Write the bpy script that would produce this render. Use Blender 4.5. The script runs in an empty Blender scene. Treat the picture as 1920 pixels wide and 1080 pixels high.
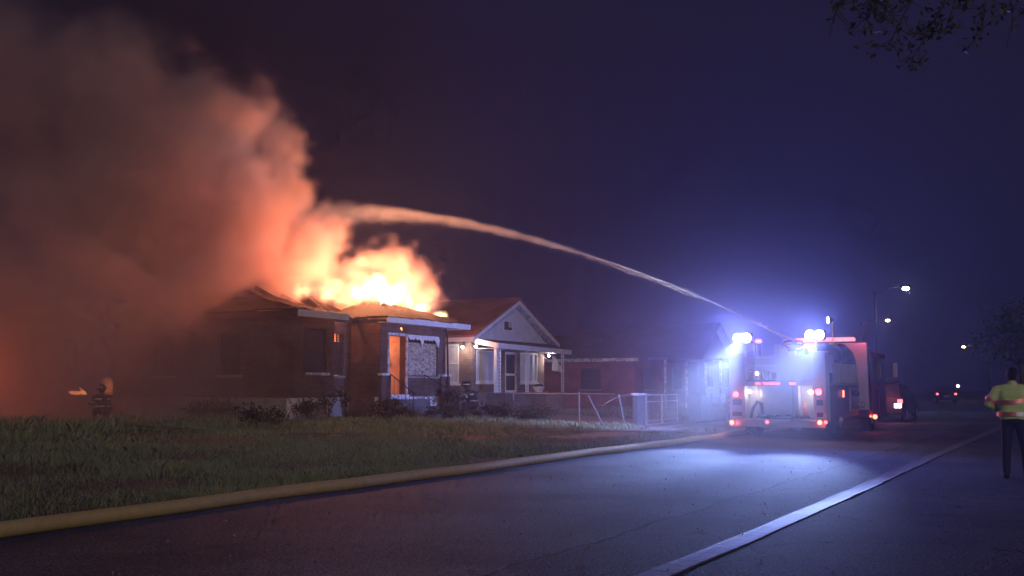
import bpy, bmesh, math, random
import numpy as np
from mathutils import Vector, Matrix
R = math.radians
scene = bpy.context.scene
col = scene.collection
random.seed(7)

# ------------------------------------------------------------------ camera
CAM_Z = 1.48
YAW, PITCH = R(29.08), R(5.49)
cam_data = bpy.data.cameras.new('camera')
cam_data.sensor_width = 36.0
cam_data.lens = 36.45
cam_data.clip_end = 3000
cam = bpy.data.objects.new('camera', cam_data)
cam.location = (0, 0, CAM_Z)
cam.rotation_euler = (R(90) + PITCH, 0, YAW - R(90))
col.objects.link(cam)
scene.camera = cam

# ------------------------------------------------------------------ night sky
world = bpy.data.worlds.new('World')
scene.world = world
world.use_nodes = True
wn = world.node_tree
bg = wn.nodes['Background']
sky = wn.nodes.new('ShaderNodeTexSky')
sky.sky_type = 'NISHITA'
sky.sun_disc = False
SUN_EL, SUN_AZ = R(13), R(218)          # the one distant lamp: moon behind the camera's right shoulder
sky.sun_elevation = R(-3.5)
sky.sun_rotation = R(90) - SUN_AZ
tint = wn.nodes.new('ShaderNodeMix')
tint.data_type = 'RGBA'; tint.blend_type = 'MIX'
tint.inputs[0].default_value = 0.8
tint.inputs[7].default_value = (0.088, 0.070, 0.23, 1)     # city glow mixed into the night sky
wn.links.new(sky.outputs[0], tint.inputs[6])
wn.links.new(tint.outputs[2], bg.inputs[0])
bg.inputs[1].default_value = 0.14

sun_data = bpy.data.lights.new('moon', 'SUN')
sun_data.energy = 0.52
sun_data.angle = R(3)
sun_data.color = (1.0, 0.85, 0.84)
sun = bpy.data.objects.new('moon', sun_data)
sd = Vector((math.cos(SUN_AZ) * math.cos(SUN_EL), math.sin(SUN_AZ) * math.cos(SUN_EL), math.sin(SUN_EL)))
sun.rotation_euler = sd.to_track_quat('Z', 'Y').to_euler()
col.objects.link(sun)

# ------------------------------------------------------------------ exposure and render
vs = scene.view_settings
vs.view_transform = 'Standard'; vs.look = 'None'; vs.exposure = 0.0; vs.gamma = 1.0
vs.use_curve_mapping = False
cy = scene.cycles
cy.use_denoising = True
cy.use_adaptive_sampling = True; cy.adaptive_threshold = 0.05; cy.adaptive_min_samples = 12
try: cy.denoiser = 'OPENIMAGEDENOISE'
except Exception: pass
cy.max_bounces = 6; cy.diffuse_bounces = 2; cy.glossy_bounces = 2; cy.transmission_bounces = 3
cy.transparent_max_bounces = 10; cy.volume_bounces = 2
cy.volume_step_rate = 2.0; cy.volume_max_steps = 128
cy.sample_clamp_indirect = 3.0; cy.sample_clamp_direct = 0.0
cy.caustics_reflective = False; cy.caustics_refractive = False

# ------------------------------------------------------------------ helpers
def link(ob, parent=None):
    col.objects.link(ob)
    if parent is not None: ob.parent = parent
    return ob
def tag(o, label=None, cat=None, group=None, kind=None):
    if label: o['label'] = label
    if cat: o['category'] = cat
    if group: o['group'] = group
    if kind: o['kind'] = kind
    return o
def empty(name, loc, rz=0, label=None, cat=None, group=None):
    o = bpy.data.objects.new(name, None)
    o.location = loc; o.rotation_euler = (0, 0, rz); o.empty_display_size = 0.2
    col.objects.link(o)
    return tag(o, label, cat, group)
def lamp(name, kind, loc, energy, color, parent=None, target=None, radius=0.05, size=R(60), blend=0.8):
    l = bpy.data.lights.new(name, kind)
    l.energy = energy; l.color = color
    l.shadow_soft_size = radius
    o = bpy.data.objects.new(name, l)
    o.location = loc
    if kind == 'SPOT':
        l.spot_size = size; l.spot_blend = blend
        o.rotation_euler = (Vector(loc) - Vector(target)).to_track_quat('Z', 'Y').to_euler()
    link(o, parent)
    return o
def gz(x, y):
    """ground height: road flat, the lawn rising towards the houses"""
    s = y - edge(x)
    if s <= 0: return -0.03
    if s < 0.35: return 0.04 * s / 0.35 - 0.0
    if s < 4: return 0.04 + 0.06 * (s - .35) / 3.65
    if s < 11: return 0.10 + 0.34 * ((s - 4) / 7)
    if s < 14: return 0.44 + 0.06 * (s - 11) / 3
    return 0.5
def bend(x): return 0.0019 * max(0.0, x - 45) ** 2 if x < 160 else 0.0019 * 115 ** 2 + (x - 160) * 0.437
def edge(x): return 9.62 + bend(x)
class MB:
    """collects geometry in world coordinates and links it as one mesh object"""
    def __init__(s): s.v, s.f = [], []
    def add(s, vs, fs):
        b = len(s.v); s.v += [tuple(p) for p in vs]; s.f += [tuple(i + b for i in q) for q in fs]; return s
    def box(s, x0, x1, y0, y1, z0, z1):
        return s.add([(x0, y0, z0), (x1, y0, z0), (x1, y1, z0), (x0, y1, z0), (x0, y0, z1), (x1, y0, z1), (x1, y1, z1), (x0, y1, z1)],
                     [(3, 2, 1, 0), (4, 5, 6, 7), (0, 1, 5, 4), (1, 2, 6, 5), (2, 3, 7, 6), (3, 0, 4, 7)])
    def hexa(s, p): return s.add(p, [(3, 2, 1, 0), (4, 5, 6, 7), (0, 1, 5, 4), (1, 2, 6, 5), (2, 3, 7, 6), (3, 0, 4, 7)])
    def slab(s, pts, off):
        """polygon extruded by the vector off"""
        n = len(pts); o = Vector(off)
        vs = [Vector(p) for p in pts] + [Vector(p) + o for p in pts]
        return s.add(vs, [tuple(range(n))[::-1], tuple(range(n, 2 * n))] + [(i, (i + 1) % n, n + (i + 1) % n, n + i) for i in range(n)])
    def beam(s, a, b, w, h=None):
        a, b = Vector(a), Vector(b); h = h or w
        d = (b - a).normalized(); up = Vector((0, 0, 1)) if abs(d.z) < .95 else Vector((1, 0, 0))
        sx = d.cross(up).normalized() * w / 2; sz = sx.cross(d).normalized() * h / 2
        return s.hexa([a - sx - sz, a + sx - sz, b + sx - sz, b - sx - sz, a - sx + sz, a + sx + sz, b + sx + sz, b - sx + sz])
    def tube(s, path, r, n=8, caps=True, flat=1.0):
        path = [Vector(p) for p in path]
        rs = r if isinstance(r, (list, tuple)) else [r] * len(path)
        prev = None; b = len(s.v)
        for i, p in enumerate(path):
            d = (path[min(i + 1, len(path) - 1)] - path[max(i - 1, 0)]).normalized()
            if prev is None:
                up = Vector((0, 0, 1)) if abs(d.z) < .9 else Vector((1, 0, 0))
                a = d.cross(up).normalized()
            else: a = (prev - d * prev.dot(d)).normalized()
            prev = a; c = a.cross(d)
            for k in range(n):
                t = 2 * math.pi * k / n
                s.v.append(tuple(p + (a * math.cos(t) + c * math.sin(t) * flat) * rs[i]))
        for i in range(len(path) - 1):
            for k in range(n):
                k2 = (k + 1) % n
                s.f.append((b + i * n + k, b + i * n + k2, b + (i + 1) * n + k2, b + (i + 1) * n + k))
        if caps:
            s.f.append(tuple(b + k for k in range(n))[::-1])
            e = b + (len(path) - 1) * n; s.f.append(tuple(e + k for k in range(n)))
        return s
    def capsule(s, a, b, ra, rb, n=12):
        a, b = Vector(a), Vector(b); d = (b - a).normalized()
        path = [a - d * ra * .98, a - d * ra * .75, a - d * ra * .3, a, b, b + d * rb * .3, b + d * rb * .75, b + d * rb * .98]
        return s.tube(path, [ra * .2, ra * .66, ra * .95, ra, rb, rb * .95, rb * .66, rb * .2], n)
    def ball(s, c, r, n=10, m=6):
        rx, ry, rz = r if isinstance(r, (tuple, list)) else (r, r, r)
        c = Vector(c); b = len(s.v)
        for i in range(m + 1):
            t = math.pi * (i + .02) / (m + .04)
            for k in range(n):
                q = 2 * math.pi * k / n
                s.v.append((c.x + rx * math.sin(t) * math.cos(q), c.y + ry * math.sin(t) * math.sin(q), c.z + rz * math.cos(t)))
        for i in range(m):
            for k in range(n): s.f.append((b + i * n + k, b + (i + 1) * n + k, b + (i + 1) * n + (k + 1) % n, b + i * n + (k + 1) % n))
        s.f.append(tuple(b + k for k in range(n))); s.f.append(tuple(b + m * n + k for k in range(n))[::-1])
        return s
    def wall(s, axis, u0, u1, z0, z1, w, th, holes=()):
        us = sorted({u0, u1, *[h[0] for h in holes], *[h[1] for h in holes]})
        zs = sorted({z0, z1, *[h[2] for h in holes], *[h[3] for h in holes]})
        us = [u for u in us if u0 <= u <= u1]; zs = [z for z in zs if z0 <= z <= z1]
        full = lambda i, j: 0 <= i < len(us) - 1 and 0 <= j < len(zs) - 1 and not any(h[0] <= us[i] and us[i + 1] <= h[1] and h[2] <= zs[j] and zs[j + 1] <= h[3] for h in holes)
        P = (lambda u, d, z: (u, d, z)) if axis == 'x' else (lambda u, d, z: (d, u, z))
        for i in range(len(us) - 1):
            for j in range(len(zs) - 1):
                if not full(i, j): continue
                a, b, c, d = us[i], us[i + 1], zs[j], zs[j + 1]
                q = lambda *p: s.add([P(*k) for k in p], [(0, 1, 2, 3)])
                q((a, w, c), (b, w, c), (b, w, d), (a, w, d)); q((a, w + th, d), (b, w + th, d), (b, w + th, c), (a, w + th, c))
                if not full(i - 1, j): q((a, w, c), (a, w, d), (a, w + th, d), (a, w + th, c))
                if not full(i + 1, j): q((b, w, d), (b, w, c), (b, w + th, c), (b, w + th, d))
                if not full(i, j - 1): q((a, w, c), (a, w + th, c), (b, w + th, c), (b, w, c))
                if not full(i, j + 1): q((a, w + th, d), (a, w, d), (b, w, d), (b, w + th, d))
        return s
    def build(s, name, mat, parent=None, smooth=False, bevel=0.0, local=False):
        off = Vector((0, 0, 0))
        if not local:
            p = parent
            while p is not None: off += p.location; p = p.parent
        me = bpy.data.meshes.new(name)
        me.from_pydata([(v[0] - off.x, v[1] - off.y, v[2] - off.z) for v in s.v], [], s.f)
        bm = bmesh.new(); bm.from_mesh(me); bmesh.ops.recalc_face_normals(bm, faces=bm.faces); bm.to_mesh(me); bm.free()
        if smooth: me.polygons.foreach_set('use_smooth', [True] * len(me.polygons))
        me.materials.append(mat)
        ob = bpy.data.objects.new(name, me)
        link(ob, parent)
        if bevel:
            m = ob.modifiers.new('bevel', 'BEVEL'); m.width = bevel; m.segments = 2; m.limit_method = 'ANGLE'
        return ob
def struct(mb, name, mat, **k): return tag(mb.build(name, mat, **k), kind='structure')

# ------------------------------------------------------------------ materials
def nodes(m):
    nt = m.node_tree
    return nt, nt.nodes['Principled BSDF'], nt.nodes.new, nt.links.new
def pm(name, c1, c2=None, rough=0.7, metal=0.0, scale=6.0, detail=5, bump=0.0, bscale=None, spec=0.4, emit=None, estr=0.0, stretch=(1, 1, 1), alpha=None, lo=.35, hi=.65):
    m = bpy.data.materials.new(name); m.use_nodes = True
    nt, b, new, ln = nodes(m)
    b.inputs['Roughness'].default_value = rough; b.inputs['Metallic'].default_value = metal
    b.inputs['Specular IOR Level'].default_value = spec
    b.inputs['Base Color'].default_value = (*c1, 1)
    tc = new('ShaderNodeTexCoord'); mp = new('ShaderNodeMapping'); ln(tc.outputs['Object'], mp.inputs[0]); mp.inputs['Scale'].default_value = stretch
    if c2 is not None:
        n = new('ShaderNodeTexNoise'); n.inputs['Scale'].default_value = scale; n.inputs['Detail'].default_value = detail; n.inputs['Roughness'].default_value = .65
        ln(mp.outputs[0], n.inputs[0])
        r = new('ShaderNodeValToRGB'); r.color_ramp.elements[0].position = lo; r.color_ramp.elements[1].position = hi
        r.color_ramp.elements[0].color = (*c1, 1); r.color_ramp.elements[1].color = (*c2, 1)
        ln(n.outputs[0], r.inputs[0]); ln(r.outputs[0], b.inputs['Base Color'])
    if bump:
        n2 = new('ShaderNodeTexNoise'); n2.inputs['Scale'].default_value = bscale or scale * 4; n2.inputs['Detail'].default_value = 4
        ln(mp.outputs[0], n2.inputs[0])
        bp = new('ShaderNodeBump'); bp.inputs['Strength'].default_value = bump; bp.inputs['Distance'].default_value = .03
        ln(n2.outputs[0], bp.inputs['Height']); ln(bp.outputs[0], b.inputs['Normal'])
    if emit:
        b.inputs['Emission Color'].default_value = (*emit, 1); b.inputs['Emission Strength'].default_value = estr
    if alpha is not None: b.inputs['Alpha'].default_value = alpha
    return m
def brick_mat(name, c1, c2, mortar, bw=.22, bh=.075):
    m = bpy.data.materials.new(name); m.use_nodes = True
    nt, b, new, ln = nodes(m)
    g = new('ShaderNodeNewGeometry'); s = new('ShaderNodeSeparateXYZ'); ln(g.outputs['Position'], s.inputs[0])
    a = new('ShaderNodeMath'); ln(s.outputs[0], a.inputs[0]); ln(s.outputs[1], a.inputs[1])
    c = new('ShaderNodeCombineXYZ'); ln(a.outputs[0], c.inputs[0]); ln(s.outputs[2], c.inputs[1])
    t = new('ShaderNodeTexBrick'); ln(c.outputs[0], t.inputs[0])
    t.inputs['Color1'].default_value = (*c1, 1); t.inputs['Color2'].default_value = (*c2, 1); t.inputs['Mortar'].default_value = (*mortar, 1)
    t.inputs['Scale'].default_value = 1; t.inputs['Mortar Size'].default_value = .008; t.inputs['Brick Width'].default_value = bw; t.inputs['Row Height'].default_value = bh
    n = new('ShaderNodeTexNoise'); n.inputs['Scale'].default_value = 1.3; n.inputs['Detail'].default_value = 6; ln(g.outputs['Position'], n.inputs[0])
    mx = new('ShaderNodeMix'); mx.data_type = 'RGBA'; mx.blend_type = 'MULTIPLY'; mx.inputs[0].default_value = .75
    r = new('ShaderNodeValToRGB'); r.color_ramp.elements[0].position = .3; r.color_ramp.elements[0].color = (.35, .33, .33, 1); r.color_ramp.elements[1].position = .6
    ln(n.outputs[0], r.inputs[0]); ln(t.outputs[0], mx.inputs[6]); ln(r.outputs[0], mx.inputs[7]); ln(mx.outputs[2], b.inputs['Base Color'])
    bp = new('ShaderNodeBump'); bp.inputs['Strength'].default_value = .6; bp.inputs['Distance'].default_value = .01; bp.invert = True
    ln(t.outputs['Fac'], bp.inputs['Height']); ln(bp.outputs[0], b.inputs['Normal'])
    b.inputs['Roughness'].default_value = .85; b.inputs['Specular IOR Level'].default_value = .2
    return m
def emissive(name, color, strength):
    m = bpy.data.materials.new(name); m.use_nodes = True
    nt, b, new, ln = nodes(m)
    b.inputs['Base Color'].default_value = (*color, 1)
    b.inputs['Emission Color'].default_value = (*color, 1); b.inputs['Emission Strength'].default_value = strength
    return m
M = {}
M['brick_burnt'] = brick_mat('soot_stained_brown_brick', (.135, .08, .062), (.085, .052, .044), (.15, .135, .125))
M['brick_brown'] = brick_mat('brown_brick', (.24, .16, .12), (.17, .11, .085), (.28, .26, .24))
M['brick_red'] = brick_mat('red_brick', (.36, .085, .065), (.27, .065, .05), (.24, .2, .18))
M['white'] = pm('white_paint', (.74, .73, .72), (.58, .57, .56), .55, scale=2.5, bump=.1)
M['white_worn'] = pm('worn_white_paint', (.70, .69, .68), (.30, .28, .26), .7, scale=5, bump=.3, lo=.42, hi=.6)
M['siding'] = pm('white_siding', (.66, .66, .66), (.52, .52, .52), .6, scale=1.5)
M['char'] = pm('charred_wood', (.018, .016, .015), (.05, .04, .035), .9, scale=9, bump=.8)
M['shingle_burnt'] = pm('burnt_shingles', (.010, .009, .0085), (.048, .038, .033), .95, scale=11, bump=1.0, bscale=26, spec=.1)
M['osb'] = None
M['plaster'] = pm('smoky_plaster', (.55, .46, .38), (.30, .24, .2), .9, scale=1.8, bump=.2)
M['concrete'] = pm('concrete', (.30, .29, .27), (.20, .19, .18), .85, scale=3, bump=.35, bscale=30)
M['step'] = pm('dirty_concrete', (.13, .125, .12), (.08, .078, .075), .9, scale=3, bump=.35, bscale=30)
M['iron'] = pm('dark_iron', (.02, .02, .022), (.05, .04, .035), .55, .6, scale=14)
M['galv'] = pm('galvanised_steel', (.30, .30, .31), (.20, .18, .17), .5, .6, scale=18)
M['blind'] = pm('closed_blind', (.50, .50, .52), (.40, .40, .42), .7, scale=3)
M['dark_in'] = pm('dark_interior', (.02, .018, .02), None, .9)
M['roof_brown'] = None
M['glass'] = pm('window_glass', (.05, .055, .06), None, .06, spec=.6)
M['bark'] = pm('bark', (.06, .045, .035), (.11, .09, .07), .9, scale=5, bump=.8, stretch=(1, 1, .25))
def shingle_mat(name, c1, c2):
    m = brick_mat(name, c1, c2, tuple(k * .45 for k in c1), .30, .13); return m
M['roof_brown'] = shingle_mat('brown_asphalt_shingles', (.36, .16, .11), (.27, .12, .085))
M['roof_dark'] = shingle_mat('dark_shingles', (.08, .07, .07), (.06, .055, .055))
def osb_mat():
    m = bpy.data.materials.new('strand_board'); m.use_nodes = True
    nt, b, new, ln = nodes(m)
    tc = new('ShaderNodeTexCoord'); mp = new('ShaderNodeMapping'); mp.inputs['Scale'].default_value = (9, 9, 16); ln(tc.outputs['Object'], mp.inputs[0])
    v = new('ShaderNodeTexVoronoi'); v.inputs['Randomness'].default_value = 1; v.inputs['Scale'].default_value = 1.0; ln(mp.outputs[0], v.inputs[0])
    r = new('ShaderNodeValToRGB'); r.color_ramp.elements[0].color = (.16, .12, .085, 1); r.color_ramp.elements[1].color = (.52, .43, .32, 1)
    s = new('ShaderNodeSeparateColor'); ln(v.outputs['Color'], s.inputs[0]); ln(s.outputs[0], r.inputs[0]); ln(r.outputs[0], b.inputs['Base Color'])
    bp = new('ShaderNodeBump'); bp.inputs['Strength'].default_value = .5; bp.inputs['Distance'].default_value = .01; ln(s.outputs[0], bp.inputs['Height']); ln(bp.outputs[0], b.inputs['Normal'])
    b.inputs['Roughness'].default_value = .8
    return m
M['osb'] = osb_mat()
def asphalt_mat():
    m = bpy.data.materials.new('asphalt'); m.use_nodes = True
    nt, b, new, ln = nodes(m)
    def math_(op, a, bb, c=None):
        n = new('ShaderNodeMath'); n.operation = op
        for i, k in enumerate((a, bb, c)):
            if k is None: continue
            if hasattr(k, 'links'): ln(k, n.inputs[i])
            else: n.inputs[i].default_value = k
        return n.outputs[0]
    g = new('ShaderNodeNewGeometry'); sp = new('ShaderNodeSeparateXYZ'); ln(g.outputs['Position'], sp.inputs[0])
    def nz(scale, detail=4, rough=.6):
        n = new('ShaderNodeTexNoise'); n.inputs['Scale'].default_value = scale; n.inputs['Detail'].default_value = detail; n.inputs['Roughness'].default_value = rough
        ln(g.outputs['Position'], n.inputs[0]); return n.outputs[0]
    n_line = nz(.7, 5); n_big = nz(.35, 4); n_fine = nz(38, 3); n_spk = nz(60, 2)
    seam = math_('ADD', sp.outputs[1], math_('MULTIPLY', math_('SUBTRACT', n_line, .5), .55))
    seam = math_('SUBTRACT', seam, 4.25)
    crack = math_('LESS_THAN', math_('ABSOLUTE', seam, 0), .018)
    side = math_('GREATER_THAN', seam, 0.0)                     # newer asphalt on the house side of the seam
    vo = new('ShaderNodeTexVoronoi'); vo.feature = 'DISTANCE_TO_EDGE'; vo.inputs['Scale'].default_value = .55
    wv = new('ShaderNodeVectorMath'); wv.operation = 'MULTIPLY_ADD'
    nc = new('ShaderNodeTexNoise'); nc.inputs['Scale'].default_value = 1.6; nc.inputs['Detail'].default_value = 5; ln(g.outputs['Position'], nc.inputs[0])
    ln(nc.outputs['Color'], wv.inputs[0]); wv.inputs[1].default_value = (.9, .9, .9); ln(g.outputs['Position'], wv.inputs[2]); ln(wv.outputs[0], vo.inputs[0])
    c2 = math_('MULTIPLY', math_('LESS_THAN', vo.outputs['Distance'], .006), math_('SUBTRACT', 1.0, side))
    c2 = math_('MULTIPLY', c2, math_('GREATER_THAN', n_big, .47))
    crack = math_('MAXIMUM', crack, c2)
    base = math_('MULTIPLY_ADD', side, .022, .078)
    base = math_('MULTIPLY', base, math_('MAXIMUM', math_('MULTIPLY_ADD', n_big, 2.6, -.25), .3))
    base = math_('MULTIPLY', base, math_('MAXIMUM', math_('MULTIPLY_ADD', n_fine, 5.6, -1.75), .12))
    spk = math_('MULTIPLY', math_('MULTIPLY', math_('GREATER_THAN', n_spk, .655), math_('GREATER_THAN', n_big, .42)), .24)
    base = math_('ADD', base, spk)
    base = math_('MULTIPLY', base, math_('MULTIPLY_ADD', crack, -.88, 1.0))
    cc = new('ShaderNodeCombineColor')
    ln(math_('MULTIPLY', base, .92), cc.inputs[0]); ln(math_('MULTIPLY', base, 1.04), cc.inputs[1]); ln(math_('MULTIPLY', base, 1.14), cc.inputs[2])
    ln(cc.outputs[0], b.inputs['Base Color'])
    bp = new('ShaderNodeBump'); bp.inputs['Strength'].default_value = .9; bp.inputs['Distance'].default_value = .012
    ln(math_('SUBTRACT', n_fine, math_('MULTIPLY', crack, 1.5)), bp.inputs['Height']); ln(bp.outputs[0], b.inputs['Normal'])
    b.inputs['Roughness'].default_value = .82; b.inputs['Specular IOR Level'].default_value = .2
    return m
M['asphalt'] = asphalt_mat()
M['soil'] = pm('lawn_soil', (.055, .055, .036), (.095, .09, .058), .95, scale=1.2, bump=.8, bscale=9)
def leaf_mat(name, c1, c2, trans=.25):
    m = bpy.data.materials.new(name); m.use_nodes = True
    nt, b, new, ln = nodes(m)
    at = new('ShaderNodeAttribute'); at.attribute_name = 'tone'
    r = new('ShaderNodeValToRGB'); r.color_ramp.elements[0].color = (*c1, 1); r.color_ramp.elements[1].color = (*c2, 1)
    ln(at.outputs['Fac'], r.inputs[0]); ln(r.outputs[0], b.inputs['Base Color'])
    b.inputs['Roughness'].default_value = .6; b.inputs['Specular IOR Level'].default_value = .25
    return m
M['grass'] = leaf_mat('grass_blades', (.11, .165, .06), (.38, .42, .22))
M['leaf'] = leaf_mat('leaves', (.030, .045, .015), (.085, .105, .035))
M['shrub'] = leaf_mat('dark_shrub_leaves', (.015, .022, .010), (.05, .06, .028))

def quads_object(name, P, tone, mat, parent=None, tri=False):
    """P: (n,k,3) array of separate leaf or blade faces"""
    n, k = P.shape[:2]
    off = np.zeros(3); p = parent
    while p is not None: off += np.array(p.location); p = p.parent
    me = bpy.data.meshes.new(name)
    me.vertices.add(n * k); me.vertices.foreach_set('co', (P.reshape(-1, 3) - off).astype(np.float32).ravel())
    me.loops.add(n * k); me.loops.foreach_set('vertex_index', np.arange(n * k, dtype=np.int32))
    me.polygons.add(n); me.polygons.foreach_set('loop_start', np.arange(0, n * k, k, dtype=np.int32))
    try: me.polygons.foreach_set('loop_total', np.full(n, k, dtype=np.int32))
    except Exception: pass
    a = me.attributes.new('tone', 'FLOAT', 'FACE'); a.data.foreach_set('value', tone.astype(np.float32))
    me.update(calc_edges=True); me.materials.append(mat)
    return link(bpy.data.objects.new(name, me), parent)
rng = np.random.default_rng(11)
def leaf_quads(C, size, droop=0.0):
    n = len(C)
    a = rng.normal(size=(n, 3)); a[:, 2] -= droop; a /= np.linalg.norm(a, axis=1)[:, None]
    b = rng.normal(size=(n, 3)); b -= (a * b).sum(1)[:, None] * a; b /= np.linalg.norm(b, axis=1)[:, None]
    s = size * rng.uniform(.6, 1.3, n)[:, None]
    return np.stack([C - a * s, C + b * s * .45, C + a * s, C - b * s * .45], 1)
# ------------------------------------------------------------------ ground, road, pavement
def ground_mesh():
    xs = sorted(set(list(np.arange(-40, 0, 8.)) + list(np.arange(0, 70, 1.)) + list(np.arange(70, 170, 5.)) + list(np.arange(170, 900, 40.))))
    ss = [-400, -120, -60, -30, -14.5, -13.5, -12.6, -12.35, -6, -1.5, -.01, .0, .12, .35, .8, 1.5, 2.5, 4, 5, 6, 7, 8, 9, 10, 11, 12, 13, 14, 16, 20, 30, 50, 90, 180, 400, 900]
    vs, fs = [], []
    for x in xs:
        for s in ss:
            y = edge(x) + s
            z = gz(x, y) if s > -12.4 else 0.06
            if s > .3: z += .035 * math.sin(x * 1.1 + s) * math.sin(s * .9 + x * .37)
            vs.append((x, y, z))
    n = len(ss)
    for i in range(len(xs) - 1):
        for j in range(n - 1): fs.append((i * n + j, (i + 1) * n + j, (i + 1) * n + j + 1, i * n + j + 1))
    return MB().add(vs, fs)
struct(ground_mesh(), 'ground', M['soil'])
def strip(x0, x1, s0, s1, z, step=2.0):
    mb = MB(); xs = np.arange(x0, x1 + .01, step)
    vs = []
    for x in xs: vs += [(x, edge(x) + s0, z), (x, edge(x) + s1, z)]
    return mb.add(vs, [(2 * i, 2 * i + 2, 2 * i + 3, 2 * i + 1) for i in range(len(xs) - 1)])
struct(strip(-40, 500, -12.2, 0.0, 0.004), 'road', M['asphalt'])
apron = MB()                                       # driveway from the road to the gate
ys = [9.55, 10.5, 11.5, 12.5, 13.4, 14.4, 16, 18, 21, 24]
vs = []
for y in ys: vs += [(34.5, y, max(.012, gz(34.5, y) + .03)), (38.4, y, max(.012, gz(38.4, y) + .03))]
apron.add(vs, [(2 * i, 2 * i + 1, 2 * i + 3, 2 * i + 2) for i in range(len(ys) - 1)])
struct(apron, 'driveway', M['concrete'])
walk = empty('sidewalk', (25, 12.3, .1)); walk['kind'] = 'structure'
slab_me = None
for i in range(24):
    x = 25.2 + i * 1.5
    if 34.2 < x + .7 < 38.6: continue
    if slab_me is None:
        o = MB().box(x, x + 1.46, 12.0, 13.3, .02, .13).build('paving_slab', M['concrete'], walk, bevel=.015); slab_me = o
        o.location = (0, 0, 0); x0 = x
    else:
        c = slab_me.copy(); link(c, walk); c.location = (x - x0, 0, random.uniform(-.015, .012)); c.rotation_euler = (random.uniform(-.008, .008), random.uniform(-.008, .008), 0)

def grass(n, x0, x1, s0, s1, h, w, clump):
    x = x0 + (x1 - x0) * rng.random(n) ** 1.25
    s = s0 + (s1 - s0) * rng.random(n) ** 1.2
    y = s + 9.62
    f = .5 + .5 * np.sin(x * .9 + 2 * np.sin(y * .7)) * np.sin(y * 1.3 + np.sin(x * .5) * 2)
    keep = rng.random(n) < (1 - clump + clump * f)
    x, y, f = x[keep], y[keep], f[keep]; n = len(x)
    z = np.array([gz(a, b) for a, b in zip(x, y)]) - .03
    hh = h * rng.uniform(.35, 1.25, n) * (.55 + .75 * f)
    t = rng.random(n) * 2 * np.pi; l = hh * rng.uniform(.1, .85, n); t2 = rng.random(n) * 2 * np.pi
    ww = w * rng.uniform(.6, 1.3, n)
    base = np.stack([x, y, z], 1); side = np.stack([np.cos(t) * ww, np.sin(t) * ww, np.zeros(n)], 1)
    mid = base + np.stack([np.cos(t2) * l * .35, np.sin(t2) * l * .35, hh * .62], 1)
    top = base + np.stack([np.cos(t2) * l, np.sin(t2) * l, hh], 1)
    return np.stack([base - side, base + side, mid + side * .7, top, mid - side * .7], 1), np.clip(.35 * f + rng.normal(.3, .22, n), 0, 1)
g1 = grass(110000, 4.5, 22, .12, 7.5, .125, .0055, .85)
g2 = grass(80000, 12, 35.5, .3, 11.8, .15, .010, .8)
g3 = grass(16000, 30, 60, 4.2, 12, .15, .016, .6)
g4 = grass(16000, 8, 30, 10, 22, .22, .02, .5)
GP = np.concatenate([g1[0], g2[0], g3[0], g4[0]]); GT = np.concatenate([g1[1], g2[1], g3[1], g4[1]])
inside = (GP[:, 0, 0] > 34.2) & (GP[:, 0, 0] < 38.6) & (GP[:, 0, 1] < 24)
pave = (GP[:, 0, 0] > 25) & (GP[:, 0, 1] > 11.9) & (GP[:, 0, 1] < 13.4) & (rng.random(len(GP)) < .8)
hs = (GP[:, 0, 0] > 25.2) & (GP[:, 0, 0] < 34) & (GP[:, 0, 1] > 21.4)
k = ~(inside | pave | hs)
tag(quads_object('grass', GP[k], GT[k], M['grass']), 'overgrown grass lawn between the yellow hose and the houses', 'grass', kind='stuff')
# dead leaves and grit on the asphalt
n = 800
LX = 5 + 28 * rng.random(n) ** 1.4; LY = rng.uniform(-1.5, 9.4, n)
tag(quads_object('leaf_litter', leaf_quads(np.stack([LX, LY, np.full(n, .016)], 1), .016) * [1, 1, 1], rng.random(n), pm('dry_leaves', (.26, .21, .14), (.40, .34, .24), .8)), 'scattered dry leaves and grit on the asphalt', 'leaves', kind='stuff')

# ------------------------------------------------------------------ burning house
H1 = empty('burning_house', (29.5, 26, .45), label='single storey brown brick house on fire with flames through its roof', cat='house')
FR, LF, RC, BK = 21.6, 21.95, 22.9, 30.2       # bay front, left front, recess wall, rear wall
W = lambda name, mat, mb, par=H1, **k: mb.build(name, mat, par, **k)
fz = 1.16
# foundations, painted pale
W('foundation', M['white_worn'], MB().box(29.42, 33.56, FR + .03, FR + .3, .25, fz))
W('foundation', M['white_worn'], MB().box(25.34, 27.25, LF + .03, LF + .3, .3, fz))
W('foundation', M['concrete'], MB().box(27.26, 29.41, RC + .03, RC + .3, .3, fz))
W('foundation', M['concrete'], MB().box(25.33, 25.6, LF + .31, BK, .3, fz))
DOOR = (29.88, 30.9, 1.24, 3.32); WIN = (31.1, 33.05, 1.9, 3.36)
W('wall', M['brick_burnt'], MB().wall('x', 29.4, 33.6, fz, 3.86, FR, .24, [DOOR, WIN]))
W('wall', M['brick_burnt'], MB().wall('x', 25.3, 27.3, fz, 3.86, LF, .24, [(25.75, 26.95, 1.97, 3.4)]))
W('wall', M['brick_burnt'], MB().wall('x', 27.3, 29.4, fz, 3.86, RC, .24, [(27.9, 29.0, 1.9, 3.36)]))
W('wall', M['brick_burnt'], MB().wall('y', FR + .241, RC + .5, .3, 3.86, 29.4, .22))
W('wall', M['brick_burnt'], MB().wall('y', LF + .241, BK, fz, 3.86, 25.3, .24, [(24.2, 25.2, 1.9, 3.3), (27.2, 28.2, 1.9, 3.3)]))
W('wall', M['brick_burnt'], MB().wall('y', LF + .241, RC, .3, 3.86, 27.08, .22))
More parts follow.
